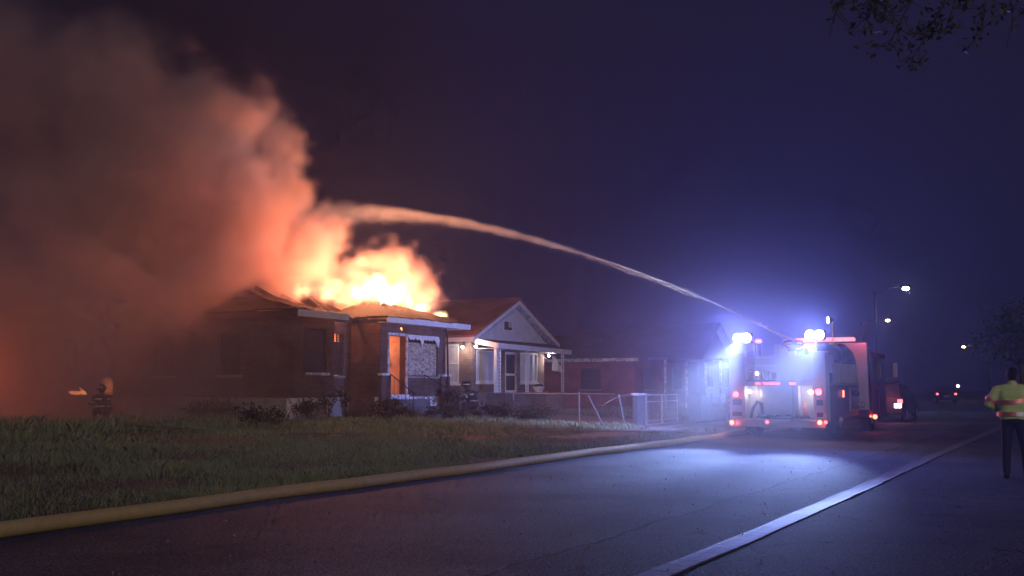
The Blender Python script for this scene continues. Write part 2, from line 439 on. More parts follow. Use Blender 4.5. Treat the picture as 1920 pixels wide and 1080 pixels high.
W('wall', M['brick_burnt'], MB().wall('y', FR + .241, BK, .3, 3.86, 33.36, .24))
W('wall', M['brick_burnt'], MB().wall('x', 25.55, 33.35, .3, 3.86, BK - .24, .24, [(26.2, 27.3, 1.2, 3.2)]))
W('floor', M['char'], MB().box(25.56, 33.34, RC + .26, BK - .26, 1.0, 1.2))
W('floor', M['char'], MB().box(29.64, 33.34, FR + .26, RC + .24, 1.0, 1.2))
W('interior_wall', M['plaster'], MB().box(28.2, 33.3, 25.4, 25.5, 1.2, 3.9))
W('interior_wall', M['plaster'], MB().box(31.35, 31.45, FR + .27, 25.39, 1.2, 3.9))
W('ceiling', M['plaster'], MB().box(29.66, 33.3, FR + .27, 23.2, 3.72, 3.78))
# piers with pale caps
for x0, x1 in ((29.3, 29.8), (33.12, 33.7)):
    p = W('pier', M['brick_burnt'], MB().box(x0, x1, FR - .14, FR - .004, .25, 1.9))
    MB().box(x0 - .04, x1 + .04, FR - .19, FR + .02 - .03, 1.903, 1.98).build('cap', M['white_worn'], p)
# door opening
fr = W('door_frame', M['white_worn'], MB().box(29.80, 29.875, FR - .05, FR + .2, 1.2, 3.42).box(30.905, 31.0, FR - .06, FR + .2, 1.2, 3.42).box(29.876, 30.904, FR - .05, FR + .2, 3.325, 3.42))
MB().box(29.76, 31.04, FR - .14, FR + .2, 1.08, 1.236).build('threshold', M['white_worn'], fr)
d = MB().box(29.70, 29.76, FR + .27, FR + 1.15, 1.26, 3.3).build('door', M['char'], H1)
MB().box(29.761, 29.82, FR + 1.0, FR + 1.05, 2.2, 2.26).build('handle', M['iron'], d)
# boarded front window
b = W('strand_board', M['osb'], MB().box(31.13, 33.02, FR + .05, FR + .075, 1.93, 3.12))
wf = W('window_frame', M['char'], MB().box(31.10, 31.18, FR + .09, FR + .17, 1.9, 3.36).box(32.97, 33.05, FR + .09, FR + .17, 1.9, 3.36).box(32.02, 32.12, FR + .09, FR + .17, 1.98, 3.28).box(31.18, 32.97, FR + .09, FR + .17, 1.9, 1.98).box(31.18, 32.97, FR + .09, FR + .17, 3.28, 3.36))
MB().box(31.04, 33.12, FR - .05, FR + .08, 1.83, 1.895).build('sill', M['concrete'], wf)
tear = MB(); top = 3.40; xs = np.linspace(31.08, 33.08, 26); low = [top - .10 - .10 * abs(math.sin(i * 1.9)) - (.22 if i in (10, 11, 23, 24) else 0) for i in range(26)]
tear.add([(x, FR - .02 - .02 * math.sin(i), top) for i, x in enumerate(xs)] + [(x, FR - .035 - .04 * abs(math.sin(i * 2.3)), z) for i, (x, z) in enumerate(zip(xs, low))],
         [(i, i + 1, 27 + i, 26 + i) for i in range(25)])
o = W('torn_wrap', M['white'], tear); m_ = o.modifiers.new('s', 'SOLIDIFY'); m_.thickness = .012
# other windows
def window(par, axis, u0, u1, z0, z1, w, frame, pane, sill=None, bar='h', d=.07, out=-.03):
    P = (lambda a, b, c, e, f, g: (a, b, c, e, f, g)) if axis == 'x' else (lambda a, b, c, e, f, g: (c, e, a, b, f, g))
    mb = MB(); y0, y1 = w + out, w + out + d; t = .07
    for q in ((u0, u0 + t, y0, y1, z0, z1), (u1 - t, u1, y0, y1, z0, z1), (u0 + t, u1 - t, y0, y1, z1 - t, z1), (u0 + t, u1 - t, y0, y1, z0, z0 + t)): mb.box(*P(*q))
    win = mb.build('window', frame, par)
    zm = (z0 + z1) / 2 + .02
    if bar == 'h': MB().box(*P(u0 + t, u1 - t, y0 + .01, y1 - .005, zm - .03, zm + .03)).build('sash_rail', frame, win)
    MB().box(*P(u0 + t, u1 - t, y1 - .02, y1 - .008, z0 + t, z1 - t)).build('pane', pane, win)
    if sill: MB().box(*P(u0 - .07, u1 + .07, w - .09, w + .12, z0 - .09, z0 - .005)).build('sill', sill, win)
    return win
window(H1, 'x', 25.75, 26.95, 1.97, 3.4, LF + .08, M['char'], M['glass'], None)
W('sill', M['white_worn'], MB().box(25.9, 27.0, LF - .08, LF + .07, 1.88, 1.965))
W('window_frame', M['char'], MB().box(27.9, 27.98, RC + .04, RC + .12, 1.9, 3.36).box(28.92, 29.0, RC + .04, RC + .12, 1.9, 3.36).box(27.98, 28.92, RC + .04, RC + .12, 3.0, 3.07).box(28.42, 28.46, RC + .05, RC + .11, 3.07, 3.36).box(28.2, 28.23, RC + .05, RC + .11, 3.07, 3.36).box(28.7, 28.73, RC + .05, RC + .11, 3.07, 3.36))
W('window_board', M['char'], MB().box(27.98, 28.92, RC + .06, RC + .09, 1.92, 3.0))
W('sill', M['concrete'], MB().box(27.84, 29.06, RC - .06, RC + .1, 1.82, 1.895))
for y0 in (24.2, 27.2): window(H1, 'y', y0, y0 + 1.0, 1.9, 3.3, 25.36, M['char'], M['dark_in'], M['concrete'])
# eaves: pale fascia boards, charred rafters and collapsed roof
def hn(x, y, s=1.0): return math.sin(x * 2.3 + y * 1.7) * .5 + math.sin(x * 5.1 - y * 3.3) * .3 + math.sin(x * 9.7 + y * 8.1) * .2
W('fascia', M['white'], MB().box(29.25, 34.75, FR - .42, FR - .37, 3.74, 3.94))
W('soffit', M['white_worn'], MB().box(29.25, 34.74, FR - .368, FR - .01, 3.74, 3.765))
W('fascia', M['white'], MB().box(25.05, 27.55, LF - .40, LF - .35, 3.72, 3.93))
W('fascia', M['char'], MB().box(27.56, 29.24, RC - .42, RC - .37, 3.74, 3.92))
W('fascia', M['char'], MB().box(25.0, 25.05, LF - .3, BK + .3, 3.72, 3.92))
W('fascia', M['white'], MB().box(34.7, 34.75, FR - .366, 24.0, 3.74, 3.93))
def roof_patch(name, quad, nx, ny, hole, bumpy, mat, par):
    a, b, c, e = [Vector(p) for p in quad]; vs, fs = [], []
    for i in range(nx + 1):
        for j in range(ny + 1):
            u, v = i / nx, j / ny
            p = a.lerp(b, u).lerp(e.lerp(c, u), v); p.z += bumpy * hn(p.x, p.y); vs.append(p)
    for i in range(nx):
        for j in range(ny):
            p = (vs[i * (ny + 1) + j] + vs[(i + 1) * (ny + 1) + j + 1]) / 2
            if hole and hole(p): continue
            fs.append((i * (ny + 1) + j, (i + 1) * (ny + 1) + j, (i + 1) * (ny + 1) + j + 1, i * (ny + 1) + j + 1))
    o = MB().add(vs, fs).build(name, mat, par); s_ = o.modifiers.new('s', 'SOLIDIFY'); s_.thickness = .07
    return o
roof = roof_patch('roof', [(24.95, LF - .4, 3.96), (29.3, RC - .4, 3.95), (29.3, 26.0, 4.9), (26.6, 26, 5.0)], 26, 18, lambda p: (p.x - 28.4) ** 2 / 2.6 + (p.y - 24.3) ** 2 / 3.2 < 1 + .5 * hn(p.x * 2, p.y * 2) or p.y > 24.6 + .6 * hn(p.x, 3) and p.x > 26.3, .06, M['shingle_burnt'], H1)
roof_patch('roof', [(29.2, FR - .43, 3.96), (34.8, FR - .43, 3.96), (31.4, 22.95, 4.68), (31.0, 22.95, 4.68)], 44, 16, lambda p: p.z > 4.5 + .12 * hn(p.x * 3, 1) and p.x < 32.2, .045, M['shingle_burnt'], H1)
roof_patch('roof', [(34.8, 24.3, 3.96), (34.8, FR - .43, 3.96), (31.4, 22.95, 4.68), (31.4, 23.3, 4.72)], 16, 16, lambda p: p.y > 23.2 + .3 * hn(p.x, p.z * 3), .045, M['shingle_burnt'], H1)
roof_patch('roof', [(29.2, 24.2, 4.0), (29.2, FR - .43, 3.96), (31.0, 22.95, 4.68), (31.0, 23.4, 4.7)], 12, 10, None, .03, M['shingle_burnt'], H1)
roof_patch('roof', [(24.9, BK + .35, 3.96), (24.9, LF - .38, 3.97), (26.6, 24.2, 4.55), (26.6, 28, 4.7)], 24, 8, None, .05, M['shingle_burnt'], H1)
W('roof_vent', M['char'], MB().box(26.2, 26.4, 28.4, 28.6, 4.4, 5.0).box(26.12, 26.48, 28.32, 28.68, 5.0, 5.06))
for i in range(9):
    x = 26.9 + i * .72
    z1 = 4.75 + random.uniform(-.45, .25); dx = random.uniform(-.3, .3)
    W('rafter', M['char'], MB().beam((x, RC + .1, 3.95), (x + dx, 24.6 + random.uniform(-.7, .9), z1), .06, .14))
for i in range(6):
    x = 28 + i * .95
    W('ceiling_joist', M['char'], MB().beam((x, RC + .25, 3.85), (x + random.uniform(-.15, .15), 28.5, 3.8 + random.uniform(-.3, .1)), .05, .15))
# concrete steps with iron handrails
st = W('steps', M['step'], MB().box(29.8, 31.75, FR - .55, FR - .15, .3, 1.07), bevel=.012)
for i in range(1, 3): MB().box(29.8 - .02 * i, 31.75 + .32 * i, FR - .55 - .34 * i, FR - .553 - .34 * (i - 1), .25, 1.07 - .25 * i).build('step', M['step'], st, bevel=.012)
def rail(x0, x1):
    mb = MB()
    mb.tube([(x0, FR - .2, 1.0), (x0, FR - .2, 1.95)], .018, 6).tube([(x1, FR - 1.2, .4), (x1, FR - 1.2, 1.3)], .018, 6)
    mb.tube([(x0, FR - .2, 1.95), (x1, FR - 1.2, 1.3), (x1, FR - 1.32, 1.24)], .02, 6).tube([(x0, FR - .2, 1.2), (x1, FR - 1.2, .55)], .012, 6)
    for k in range(1, 6):
        f = k / 6; mb.tube([(x0 + (x1 - x0) * f, FR - .2 - f, 1.2 - .65 * f), (x0 + (x1 - x0) * f, FR - .2 - f, 1.95 - .65 * f)], .008, 5)
    return W('handrail', M['iron'], mb)
rail(29.74, 29.7); rail(31.85, 32.35)
W('downspout', M['iron'], MB().tube([(33.45, FR - .09, 3.72), (33.45, FR - .16, 3.4), (33.45, FR - .2, 2.1), (33.45, FR - .22, .5)], .04, 8))
W('ember', emissive('glowing_ember', (1.0, .35, .08), 6), MB().ball((30.6, FR - .03, 3.6), .03, 8, 5).ball((30.63, FR - .03, 3.55), .018, 6, 4))
# the fire inside the front room and behind the recess window
lamp('room_fire_light', 'POINT', (30.2, 23.9, 3.2), 340, (1.0, .20, .085), H1).location -= H1.location
lamp('room_fire_light', 'POINT', (28.5, 24.3, 3.3), 40, (1.0, .30, .10), H1).location -= H1.location
FLM = emissive('flame_tongue', (1.0, .52, .20), 9.0); FLM2 = emissive('low_flame', (1.0, .28, .10), 2.6)
def tongue(x, y, z, h, w, lean=(0, 0)):
    path, rr = [], []
    for i in range(8):
        t = i / 7; path.append((x + lean[0] * t + .12 * h * math.sin(t * 5 + x * 7), y + lean[1] * t + .1 * h * math.sin(t * 6 + x), z + h * t)); rr.append(w * (.55 + .6 * t) * (1 - t) ** .75 + .004)
    return MB().tube(path, rr, 8)
fl = empty('doorway_flames', (31.1, 23.0, 1.9), label='small flames licking up inside the open front doorway', cat='flames')
for i, (x, z, h, w) in enumerate([(30.1, 2.75, .5, .09), (30.3, 2.55, .35, .07), (30.45, 2.4, .22, .05)]): tongue(x + .75, 22.7 + .25 * i, z, h, w).build('flame', FLM, fl, smooth=True)

rf = empty('ground_flames', (30.5, 39, .5), label='thin line of low flames far behind the house at the left', cat='flames')
for (x, y, h, w) in ((29.6, 37.0, .28, .07), (30.2, 37.8, .12, .09), (30.9, 38.6, .16, .07), (31.3, 39.2, .1, .1), (31.7, 40.0, .12, .12), (32.2, 40.7, .08, .1), (32.6, 41.4, .12, .13), (33.4, 42.6, .10, .12)): tongue(x, y, 1.2, h, w, (-.2, .1)).build('flame', FLM2, rf, smooth=True)
# ------------------------------------------------------------------ neighbour's house
H2 = empty('gabled_house', (41.2, 27, .45), label='brown brick house with white clapboard gable and lit porch beside the fire', cat='house')
W2 = lambda name, mat, mb, **k: mb.build(name, mat, H2, **k)
X0, X1, Y0, Y1 = 37.8, 44.55, 23.0, 33.0
W2('wall', M['brick_brown'], MB().wall('x', X0, X1, .3, 3.5, Y0, .24, [(38.2, 39.85, 1.72, 3.1), (40.72, 41.85, 1.2, 3.12), (42.15, 43.85, 1.72, 3.1)]))
W2('wall', M['brick_brown'], MB().wall('y', Y0 + .241, Y1, .3, 3.5, X0, .24, [(23.62, 24.4, 1.66, 3.34), (27.5, 28.6, 1.66, 3.34)]))
W2('wall', M['brick_brown'], MB().wall('y', Y0 + .241, Y1, .3, 3.5, X1 - .24, .24))
window(H2, 'x', 38.2, 39.85, 1.72, 3.1, Y0 + .03, M['white'], M['blind'], M['white'], bar=None)
window(H2, 'x', 42.15, 43.85, 1.72, 3.1, Y0 + .03, M['white'], M['blind'], M['white'], bar=None)
window(H2, 'y', 23.62, 24.4, 1.66, 3.34, X0 + .03, M['white'], M['blind'], M['white'])
window(H2, 'y', 27.5, 28.6, 1.66, 3.34, X0 + .03, M['white'], M['blind'], M['white'])
W2('window_mullion', M['white'], MB().box(43.35, 43.42, Y0 + .0, Y0 + .045, 1.79, 3.03))
dr = W2('storm_door', M['white'], MB().box(40.74, 40.86, Y0 + .03, Y0 + .08, 1.22, 3.1).box(41.71, 41.83, Y0 + .03, Y0 + .08, 1.22, 3.1).box(40.861, 41.709, Y0 + .03, Y0 + .08, 2.98, 3.1).box(40.861, 41.709, Y0 + .03, Y0 + .08, 2.02, 2.12).box(40.861, 41.709, Y0 + .03, Y0 + .08, 1.22, 1.36))
MB().box(40.86, 41.71, Y0 + .05, Y0 + .06, 1.36, 2.98).build('pane', M['glass'], dr)
MB().box(41.74, 41.8, Y0 - .02, Y0 + .028, 2.04, 2.1).build('handle', M['iron'], dr)
# gable with clapboards
ax, az, ez, gx0, gx1 = 41.32, 5.42, 3.5, 37.25, 45.4
W2('gable_sheathing', M['white_worn'], MB().slab([(X0 - .3, Y0 - .02, ez), (X1 + .5, Y0 - .02, ez), (ax, Y0 - .02, az - .15)], (0, .2, 0)))
nb = 14
for i in range(nb):
    z0 = ez + .02 + i * (az - ez - .2) / nb; z1 = z0 + (az - ez - .2) / nb + .015
    hw = lambda z: (az - .12 - z) / (az - ez)
    l0, r0 = ax - (ax - gx0 - .35) * hw(z0), ax + (gx1 - ax - .35) * hw(z0)
    l1, r1 = ax - (ax - gx0 - .35) * max(.0, hw(z1)), ax + (gx1 - ax - .35) * max(.0, hw(z1))
    W2('clapboard', M['siding'], MB().hexa([(l0, Y0 - .075, z0), (r0, Y0 - .075, z0), (r0, Y0 - .022, z0), (l0, Y0 - .022, z0), (l1, Y0 - .04, z1), (r1, Y0 - .04, z1), (r1, Y0 - .022, z1), (l1, Y0 - .022, z1)]))
vt = W2('gable_vent', M['white'], MB().box(40.36, 41.24, Y0 - .13, Y0 - .076, 4.02, 4.07).box(40.36, 41.24, Y0 - .13, Y0 - .076, 4.45, 4.5).box(40.36, 40.42, Y0 - .13, Y0 - .076, 4.07, 4.45).box(41.18, 41.24, Y0 - .13, Y0 - .076, 4.07, 4.45))
MB().box(40.42, 40.86, Y0 - .1, Y0 - .08, 4.07, 4.45).build('opening', M['dark_in'], vt)
MB().box(40.862, 41.18, Y0 - .11, Y0 - .08, 4.2, 4.45).build('shutter', M['blind'], vt)
MB().box(40.862, 41.18, Y0 - .1, Y0 - .081, 4.07, 4.198).build('opening', M['dark_in'], vt)
for s in (-1, 1):
    e = gx0 if s < 0 else gx1
    W2('rake_board', M['white'], MB().slab([(e, Y0 - .42, ez - .1), (e, Y0 - .42, ez + .1), (ax, Y0 - .42, az + .02), (ax, Y0 - .42, az - .18)], (0, .05, 0)))
    W2('soffit', M['white_worn'], MB().slab([(e + s * -.0, Y0 - .368, ez - .1), (ax, Y0 - .368, az - .19), (ax, Y0 - .02, az - .19), (e, Y0 - .02, ez - .1)], (0, 0, .02)))
    W2('roof', M['roof_brown'], MB().slab([(e - .06 * -s * -1, Y0 - .45, ez + .105), (ax, Y0 - .45, az + .025), (ax, Y1 + .4, az + .025), (e - .06 * -s * -1, Y1 + .4, ez + .105)], (0, 0, .09)))
    W2('eave_fascia', M['white'], MB().box(e - .02, e + .02, Y0 - .365, Y1 + .35, ez - .08, ez + .095))
W2('ridge_cap', M['roof_brown'], MB().slab([(ax - .16, Y0 - .46, az + .06), (ax, Y0 - .46, az + .15), (ax + .16, Y0 - .46, az + .06)], (0, Y1 - Y0 + .9, 0)))
# porch
PY, PX0, PX1 = 21.84, 37.95, 45.0
W2('porch_roof', M['roof_dark'], MB().hexa([(PX0, PY - .02, 3.29), (PX1, PY - .02, 3.21), (PX1, Y0 - .09, 3.5), (PX0, Y0 - .09, 3.5), (PX0, PY - .02, 3.34), (PX1, PY - .02, 3.26), (PX1, Y0 - .09, 3.58), (PX0, Y0 - .09, 3.58)]))
W2('porch_fascia', M['white'], MB().hexa([(PX0 - .02, PY - .08, 3.14), (PX1 + .02, PY - .08, 3.06), (PX1 + .02, PY - .03, 3.06), (PX0 - .02, PY - .03, 3.14), (PX0 - .02, PY - .08, 3.36), (PX1 + .02, PY - .08, 3.28), (PX1 + .02, PY - .03, 3.28), (PX0 - .02, PY - .03, 3.36)]))
W2('porch_fascia', M['white'], MB().hexa([(PX0 - .05, PY - .028, 3.14), (PX0 - .004, PY - .028, 3.14), (PX0 - .004, Y0 - .1, 3.36), (PX0 - .05, Y0 - .1, 3.36), (PX0 - .05, PY - .028, 3.36), (PX0 - .004, PY - .028, 3.36), (PX0 - .004, Y0 - .1, 3.60), (PX0 - .05, Y0 - .1, 3.60)]))
W2('porch_ceiling', M['white_worn'], MB().box(PX0, PX1, PY, Y0 - .1, 3.13, 3.15))
W2('porch_floor', M['concrete'], MB().box(PX0, 44.4, PY + .16, Y0 - .004, .4, 1.17))
W2('porch_wall', M['brick_brown'], MB().box(35.0, 42.55, PY, PY + .16, .2, 1.2))
W2('wall_coping', M['concrete'], MB().box(34.96, 42.6, PY - .03, PY + .19, 1.203, 1.27))
def iron_post(x, w, solid):
    mb = MB()
    for dx in (0, w): mb.box(x + dx - .02, x + dx + .02, PY + .06, PY + .1, 1.27, 3.1)
    for k in range(6):
        z = 1.3 + k * .3; pts = [(x + w / 2 + (w / 2 - .02) * .9 * math.sin(t * 2 * math.pi), PY + .08, z + .3 * t) for t in np.linspace(0, 1, 13)]
        mb.tube(pts, .012, 5); mb.tube([(2 * x + w - q[0], q[1], q[2]) for q in pts], .012, 5)
    o = W2('iron_post', M['white'], mb)
    return o
W2('porch_post', M['white'], MB().box(37.98, 38.12, PY + .02, PY + .16, 1.272, 3.12), bevel=.01)
iron_post(38.2, .2, True); iron_post(40.7, .2, False); iron_post(44.25, .22, False)
W2('post_base', M['brick_brown'], MB().box(44.15, 44.57, PY, PY + .3, .3, 1.25))
BULB = emissive('porch_bulb', (1.0, .86, .92), 40)
def wall_lamp(x, y, z, e, colr, dirn):
    f = W2('wall_lamp', M['iron'], MB().tube([(x, y, z + .1), (x + dirn[0] * .1, y + dirn[1] * .1, z + .08), (x + dirn[0] * .16, y + dirn[1] * .16, z + .02)], .025, 8))
    MB().ball((x + dirn[0] * .2, y + dirn[1] * .2, z - .02), .06, 10, 6).build('bulb', BULB, f, smooth=True)
    l = lamp('porch_light', 'POINT', (x + dirn[0] * .36, y + dirn[1] * .36, z - .12), e, colr, H2, radius=.06); l.location -= H2.location
wall_lamp(37.78, 23.35, 3.22, 26, (1.0, .80, .66), (-1, -.2)); wall_lamp(37.86, 22.97, 3.24, 22, (1.0, .80, .80), (-.4, -1))
wall_lamp(44.5, 22.95, 3.02, 40, (1.0, .86, .82), (.25, -1))
fg = empty('flag', (44.6, 22.55, 2.9), label='white cloth flag hanging beside the porch lamp', cat='flag')
mbf = MB(); vs = []; na, nb_ = 8, 8
for i in range(na + 1):
    for j in range(nb_ + 1):
        u, v = i / na, j / nb_
        w_ = u * (.16 + .40 * v); vs.append((44.50 + w_ * .5 + .03 * math.sin(v * 5 + u * 6), 22.52 - w_ * .87 + .03 * math.sin(u * 7 + v * 2), 3.0 - v * .72 - .08 * u))
o = mbf.add(vs, [(i * 9 + j, (i + 1) * 9 + j, (i + 1) * 9 + j + 1, i * 9 + j + 1) for i in range(na) for j in range(nb_)]).build('cloth', pm('flag_cloth', (.8, .78, .78), None, .8), fg, smooth=True)
m_ = o.modifiers.new('s', 'SOLIDIFY'); m_.thickness = .006
MB().tube([(44.45, 22.97, 2.85), (44.42, 22.4, 3.08)], .014, 6).build('staff', M['white'], fg)
pt = empty('planter', (41.9, PY + .08, 1.27), label='pale round planter standing on the porch wall', cat='planter')
MB().tube([(41.9, PY + .08, 1.272), (41.9, PY + .08, 1.3), (41.9, PY + .08, 1.5), (41.9, PY + .08, 1.53)], [.16, .18, .27, .29], 14).build('bowl', M['white_worn'], pt, smooth=True)
MB().ball((41.9, PY + .08, 1.56), (.22, .22, .09), 10, 6).build('plants', M['shingle_burnt'], pt, smooth=True)

# ------------------------------------------------------------------ houses further along
M['weathered'] = pm('weathered_paint', (.085, .075, .075), (.055, .05, .05), .85, scale=3)
def far_house(name, label, x0, x1, y0, y1, ez, rz, wmat, rmat, hip, posts=(), wins=()):
    h = empty(name, ((x0 + x1) / 2, (y0 + y1) / 2, .45), label=label, cat='house', group='houses further along the street')
    MB().box(x0, x1, y0, y1, .2, ez).build('wall', wmat, h)
    o = .45; cx, cyy = (x0 + x1) / 2, (y0 + y1) / 2
    if hip:
        k = (x1 - x0) / 2
        MB().add([(x0 - o, y0 - o, ez), (x1 + o, y0 - o, ez), (x1 + o, y1 + o, ez), (x0 - o, y1 + o, ez), (cx, y0 + k, rz), (cx, y1 - k, rz)], [(0, 1, 4), (1, 2, 5, 4), (2, 3, 5), (3, 0, 4, 5), (0, 3, 2, 1)]).build('roof', rmat, h)
        MB().box(x0 - o - .03, x0 - o - .002, y0 - o, y1 + o, ez - .12, ez + .05).build('gutter', M['white_worn'], h)
    else:
        MB().slab([(x0, y0 + .004, ez + .002), (x1, y0 + .004, ez + .002), (cx, y0 + .004, rz - .08)], (0, .2, 0)).build('gable', M['weathered'], h)
        for s, e in ((-1, x0 - o), (1, x1 + o)):
            MB().slab([(e, y0 - o, ez - .15), (cx, y0 - o, rz), (cx, y1 + o, rz), (e, y1 + o, ez - .15)], (0, 0, .12)).build('roof', rmat, h)
    for (x, z) in posts: MB().box(x - .06, x + .06, y0 - 1.4, y0 - 1.28, .4, ez).build('porch_post', M['white_worn'], h)
    if posts: MB().box(posts[0][0] - .3, x1, y0 - 1.6, y0 - o - .01, ez - .05, ez + .1).build('porch_roof', rmat, h)
    for (ax_, a, b, c, d_) in wins: window(h, ax_, a, b, c, d_, (y0 if ax_ == 'x' else x0) - .05, M['weathered'], M['glass'], M['concrete'])
    return h
far_house('bungalow', 'low red brick bungalow with hipped roof behind the chain link fence', 50, 58, 20.6, 31, 2.95, 4.5, M['brick_red'], M['roof_dark'], True, ((51.0, 0), (54.2, 0), (57.5, 0)), (('x', 51.2, 52.6, 1.4, 2.5), ('x', 55.6, 57, 1.4, 2.5), ('y', 22.5, 23.6, 1.4, 2.5), ('y', 26.5, 27.6, 1.4, 2.5)))
far_house('cottage', 'pale gabled cottage fading in the haze behind the bungalow', 62.5, 69.5, 21.5, 31, 3.2, 5.6, M['weathered'], M['roof_dark'], False, ((63, 0), (69, 0)), (('x', 64, 65.4, 1.5, 2.8), ('x', 67, 68.4, 1.5, 2.8)))

# ------------------------------------------------------------------ fences and gates
def chainlink(par, P0, P1, z0, z1, pitch=.11):
    """diamond wire between two ground points"""
    a, b = Vector(P0), Vector(P1); L = (b - a).length; h = z1 - z0; d = (b - a) / L
    mb = MB(); r = .0035
    nrm = Vector((-d.y, d.x, 0))
    k = -h
    while k < L:
        for s in (1, -1):
            u0, u1 = max(0, k), min(L, k + h)
            if u1 - u0 > .02:
                f0, f1 = (u0 - k) / h, (u1 - k) / h
                if s < 0: f0, f1 = 1 - f0, 1 - f1
                p, q = a + d * u0, a + d * u1
                p = Vector((p.x, p.y, p.z + z0 + h * f0)) + nrm * .004 * s; q = Vector((q.x, q.y, q.z + z0 + h * f1)) + nrm * .004 * s
                mb.beam(p, q, r * 2)
        k += pitch
    o = mb.build('wire_mesh', M['galv'], par); o['kind'] = 'stuff'
    return o
CF = empty('chain_link_fence', (34, 17.6, .3), label='chain link fence along the driveway with a bent section', cat='fence')
def post(par, x, y, z0, z1, r=.03, top=None, mat='galv'):
    t = top or (x, y)
    o = MB().tube([(x, y, z0), (t[0], t[1], z1)], r, 8).build('post', M[mat], par); 
    MB().ball((t[0], t[1], z1 + .01), r * 1.25, 8, 5).build('cap', M[mat], o)
    return o
for y in (21.37, 18.84, 16.14): post(CF, 34, y, gz(34, y) - .1, 1.30)
MB().tube([(34, 21.37, 1.27), (34, 18.84, 1.265), (34, 16.14, 1.26), (34, 14.75, 1.255)], .022, 6).build('top_rail', M['galv'], CF)
chainlink(CF, (34, 21.35, 0), (34, 16.15, 0), .34, 1.25); chainlink(CF, (34, 16.12, 0), (34, 14.3, 0), .2, 1.22)
post(CF, 33.85, 15.05, 0, 1.16, .032, (33.9, 15.72)); post(CF, 33.9, 14.3, .05, 1.2, .028, (33.9, 14.55))
MB().tube([(33.9, 15.4, .86), (33.9, 15.2, .84), (33.9, 14.9, 1.0), (33.92, 14.55, 1.18), (33.95, 14.05, 1.24)], .022, 6).build('bent_rail', M['galv'], CF)
MB().tube([(33.6, 15.6, .03), (33.5, 14.9, .05), (33.7, 14.1, .05), (34.1, 13.7, .06)], .025, 6).build('fallen_rail', M['galv'], CF)
GP_ = empty('gate_pillar', (34.5, 14, .1), label='white painted pillar at the end of the chain link fence', cat='pillar')
MB().box(34.05, 34.75, 13.9, 14.1, .05, 1.2).build('shaft', M['step'], GP_, bevel=.01)
MB().box(34.0, 34.8, 13.85, 14.15, 1.203, 1.29).build('cap', M['white_worn'], GP_, bevel=.01)
MB().tube([(34.9, 13.92, .02), (34.9, 13.92, 1.25)], .035, 8).build('hinge_post', M['galv'], GP_)
GT_ = empty('driveway_gate', (36.7, 14, .1), label='white tubular double driveway gate with wire mesh', cat='gate')
for x0, x1 in ((35.05, 36.62), (36.7, 38.3)):
    lf = MB().tube([(x0, 14, .14), (x0, 14, 1.22), (x1, 14, 1.22), (x1, 14, .14), (x0, 14, .14)], .028, 6).build('leaf', M['white'], GT_)
    MB().tube([(x0, 14, .98), (x1, 14, .98)], .02, 6).build('bar', M['white'], lf)
    MB().tube([(x0, 14, .3), (x1, 14, .3)], .02, 6).build('bar', M['white'], lf)
    chainlink(lf, (x0, 14.02, 0), (x1, 14.02, 0), .16, 1.2)
struct(MB().box(35.1, 39.2, 13.55, 13.8, .0, .17), 'kerb', M['concrete'], bevel=.02)
F2 = empty('mesh_fence', (41, 14, .1), label='wire mesh fence panel in the light beam left of the fire engine', cat='fence')
for x in (39.55, 41.0, 42.5, 44.5): post(F2, x, 14, -.1, 1.18, .03)
MB().tube([(39.55, 14, 1.14), (44.5, 14, 1.14)], .022, 6).build('top_rail', M['galv'], F2)
chainlink(F2, (39.55, 14, 0), (44.5, 14, 0), .1, 1.12, .13)
MB().box(39.6, 42.45, 14.04, 14.06, .15, 1.1).build('screen', pm('faded_red_screen', (.34, .16, .15), (.24, .12, .12), .9, scale=3), F2)
F3 = empty('white_rail_fence', (45, 13.6, .1), label='white board rail fence just left of the fire engine', cat='fence')
for i, z in enumerate((.42, .66, .88)): MB().box(42.9, 49, 13.4, 13.44, z, z + .13).build('rail', M['white'], F3)
for x in (43, 45, 47, 49): MB().box(x - .05, x + .05, 13.45, 13.55, -.05, 1.08).build('post', M['white'], F3)
# ------------------------------------------------------------------ fire engine (seen from behind, right side)
M['engine_white'] = pm('engine_white_paint', (.42, .43, .47), (.36, .37, .41), .35, scale=2, spec=.4)
M['engine_red'] = pm('engine_red_paint', (.16, .012, .012), (.12, .010, .010), .35, scale=3, spec=.5)
M['alu'] = pm('brushed_aluminium', (.55, .56, .58), (.45, .46, .48), .38, .75, scale=5, stretch=(1, 14, 1))
M['tread'] = pm('tread_plate', (.45, .46, .48), (.33, .34, .36), .4, .8, scale=30, bump=.8, bscale=40)
M['rubber'] = pm('tyre_rubber', (.018, .018, .019), (.03, .03, .03), .85, scale=20, bump=.3)
M['dark'] = pm('dark_panel', (.025, .026, .03), (.04, .04, .045), .6, scale=6)
M['canvas'] = pm('dark_canvas_cover', (.035, .038, .05), (.06, .06, .075), .85, scale=7, bump=.6, bscale=14)
M['redlens'] = emissive('red_lamp_lens', (1.0, .075, .085), 7)
M['redlens_dim'] = emissive('red_marker_lens', (1.0, .09, .09), 4)
M['amber'] = emissive('amber_lamp_lens', (1.0, .14, .07), 7)
M['flood'] = emissive('flood_lamp_face', (.62, .74, 1.0), 110)
M['warmlens'] = emissive('compartment_lamp', (1.0, .80, .62), 22)
FE = empty('fire_engine', (29.8, 7.9, 0), label='white and red fire engine with bright floodlights parked on the road', cat='fire engine')
T = lambda name, mat, mb, par=FE, **k: mb.build(name, M[mat] if isinstance(mat, str) else mat, par, **k)
RX = 29.8
LY0, LY1, RY0, RY1 = 8.82, 9.28, 6.5, 6.86          # left and right rear pillars in Y
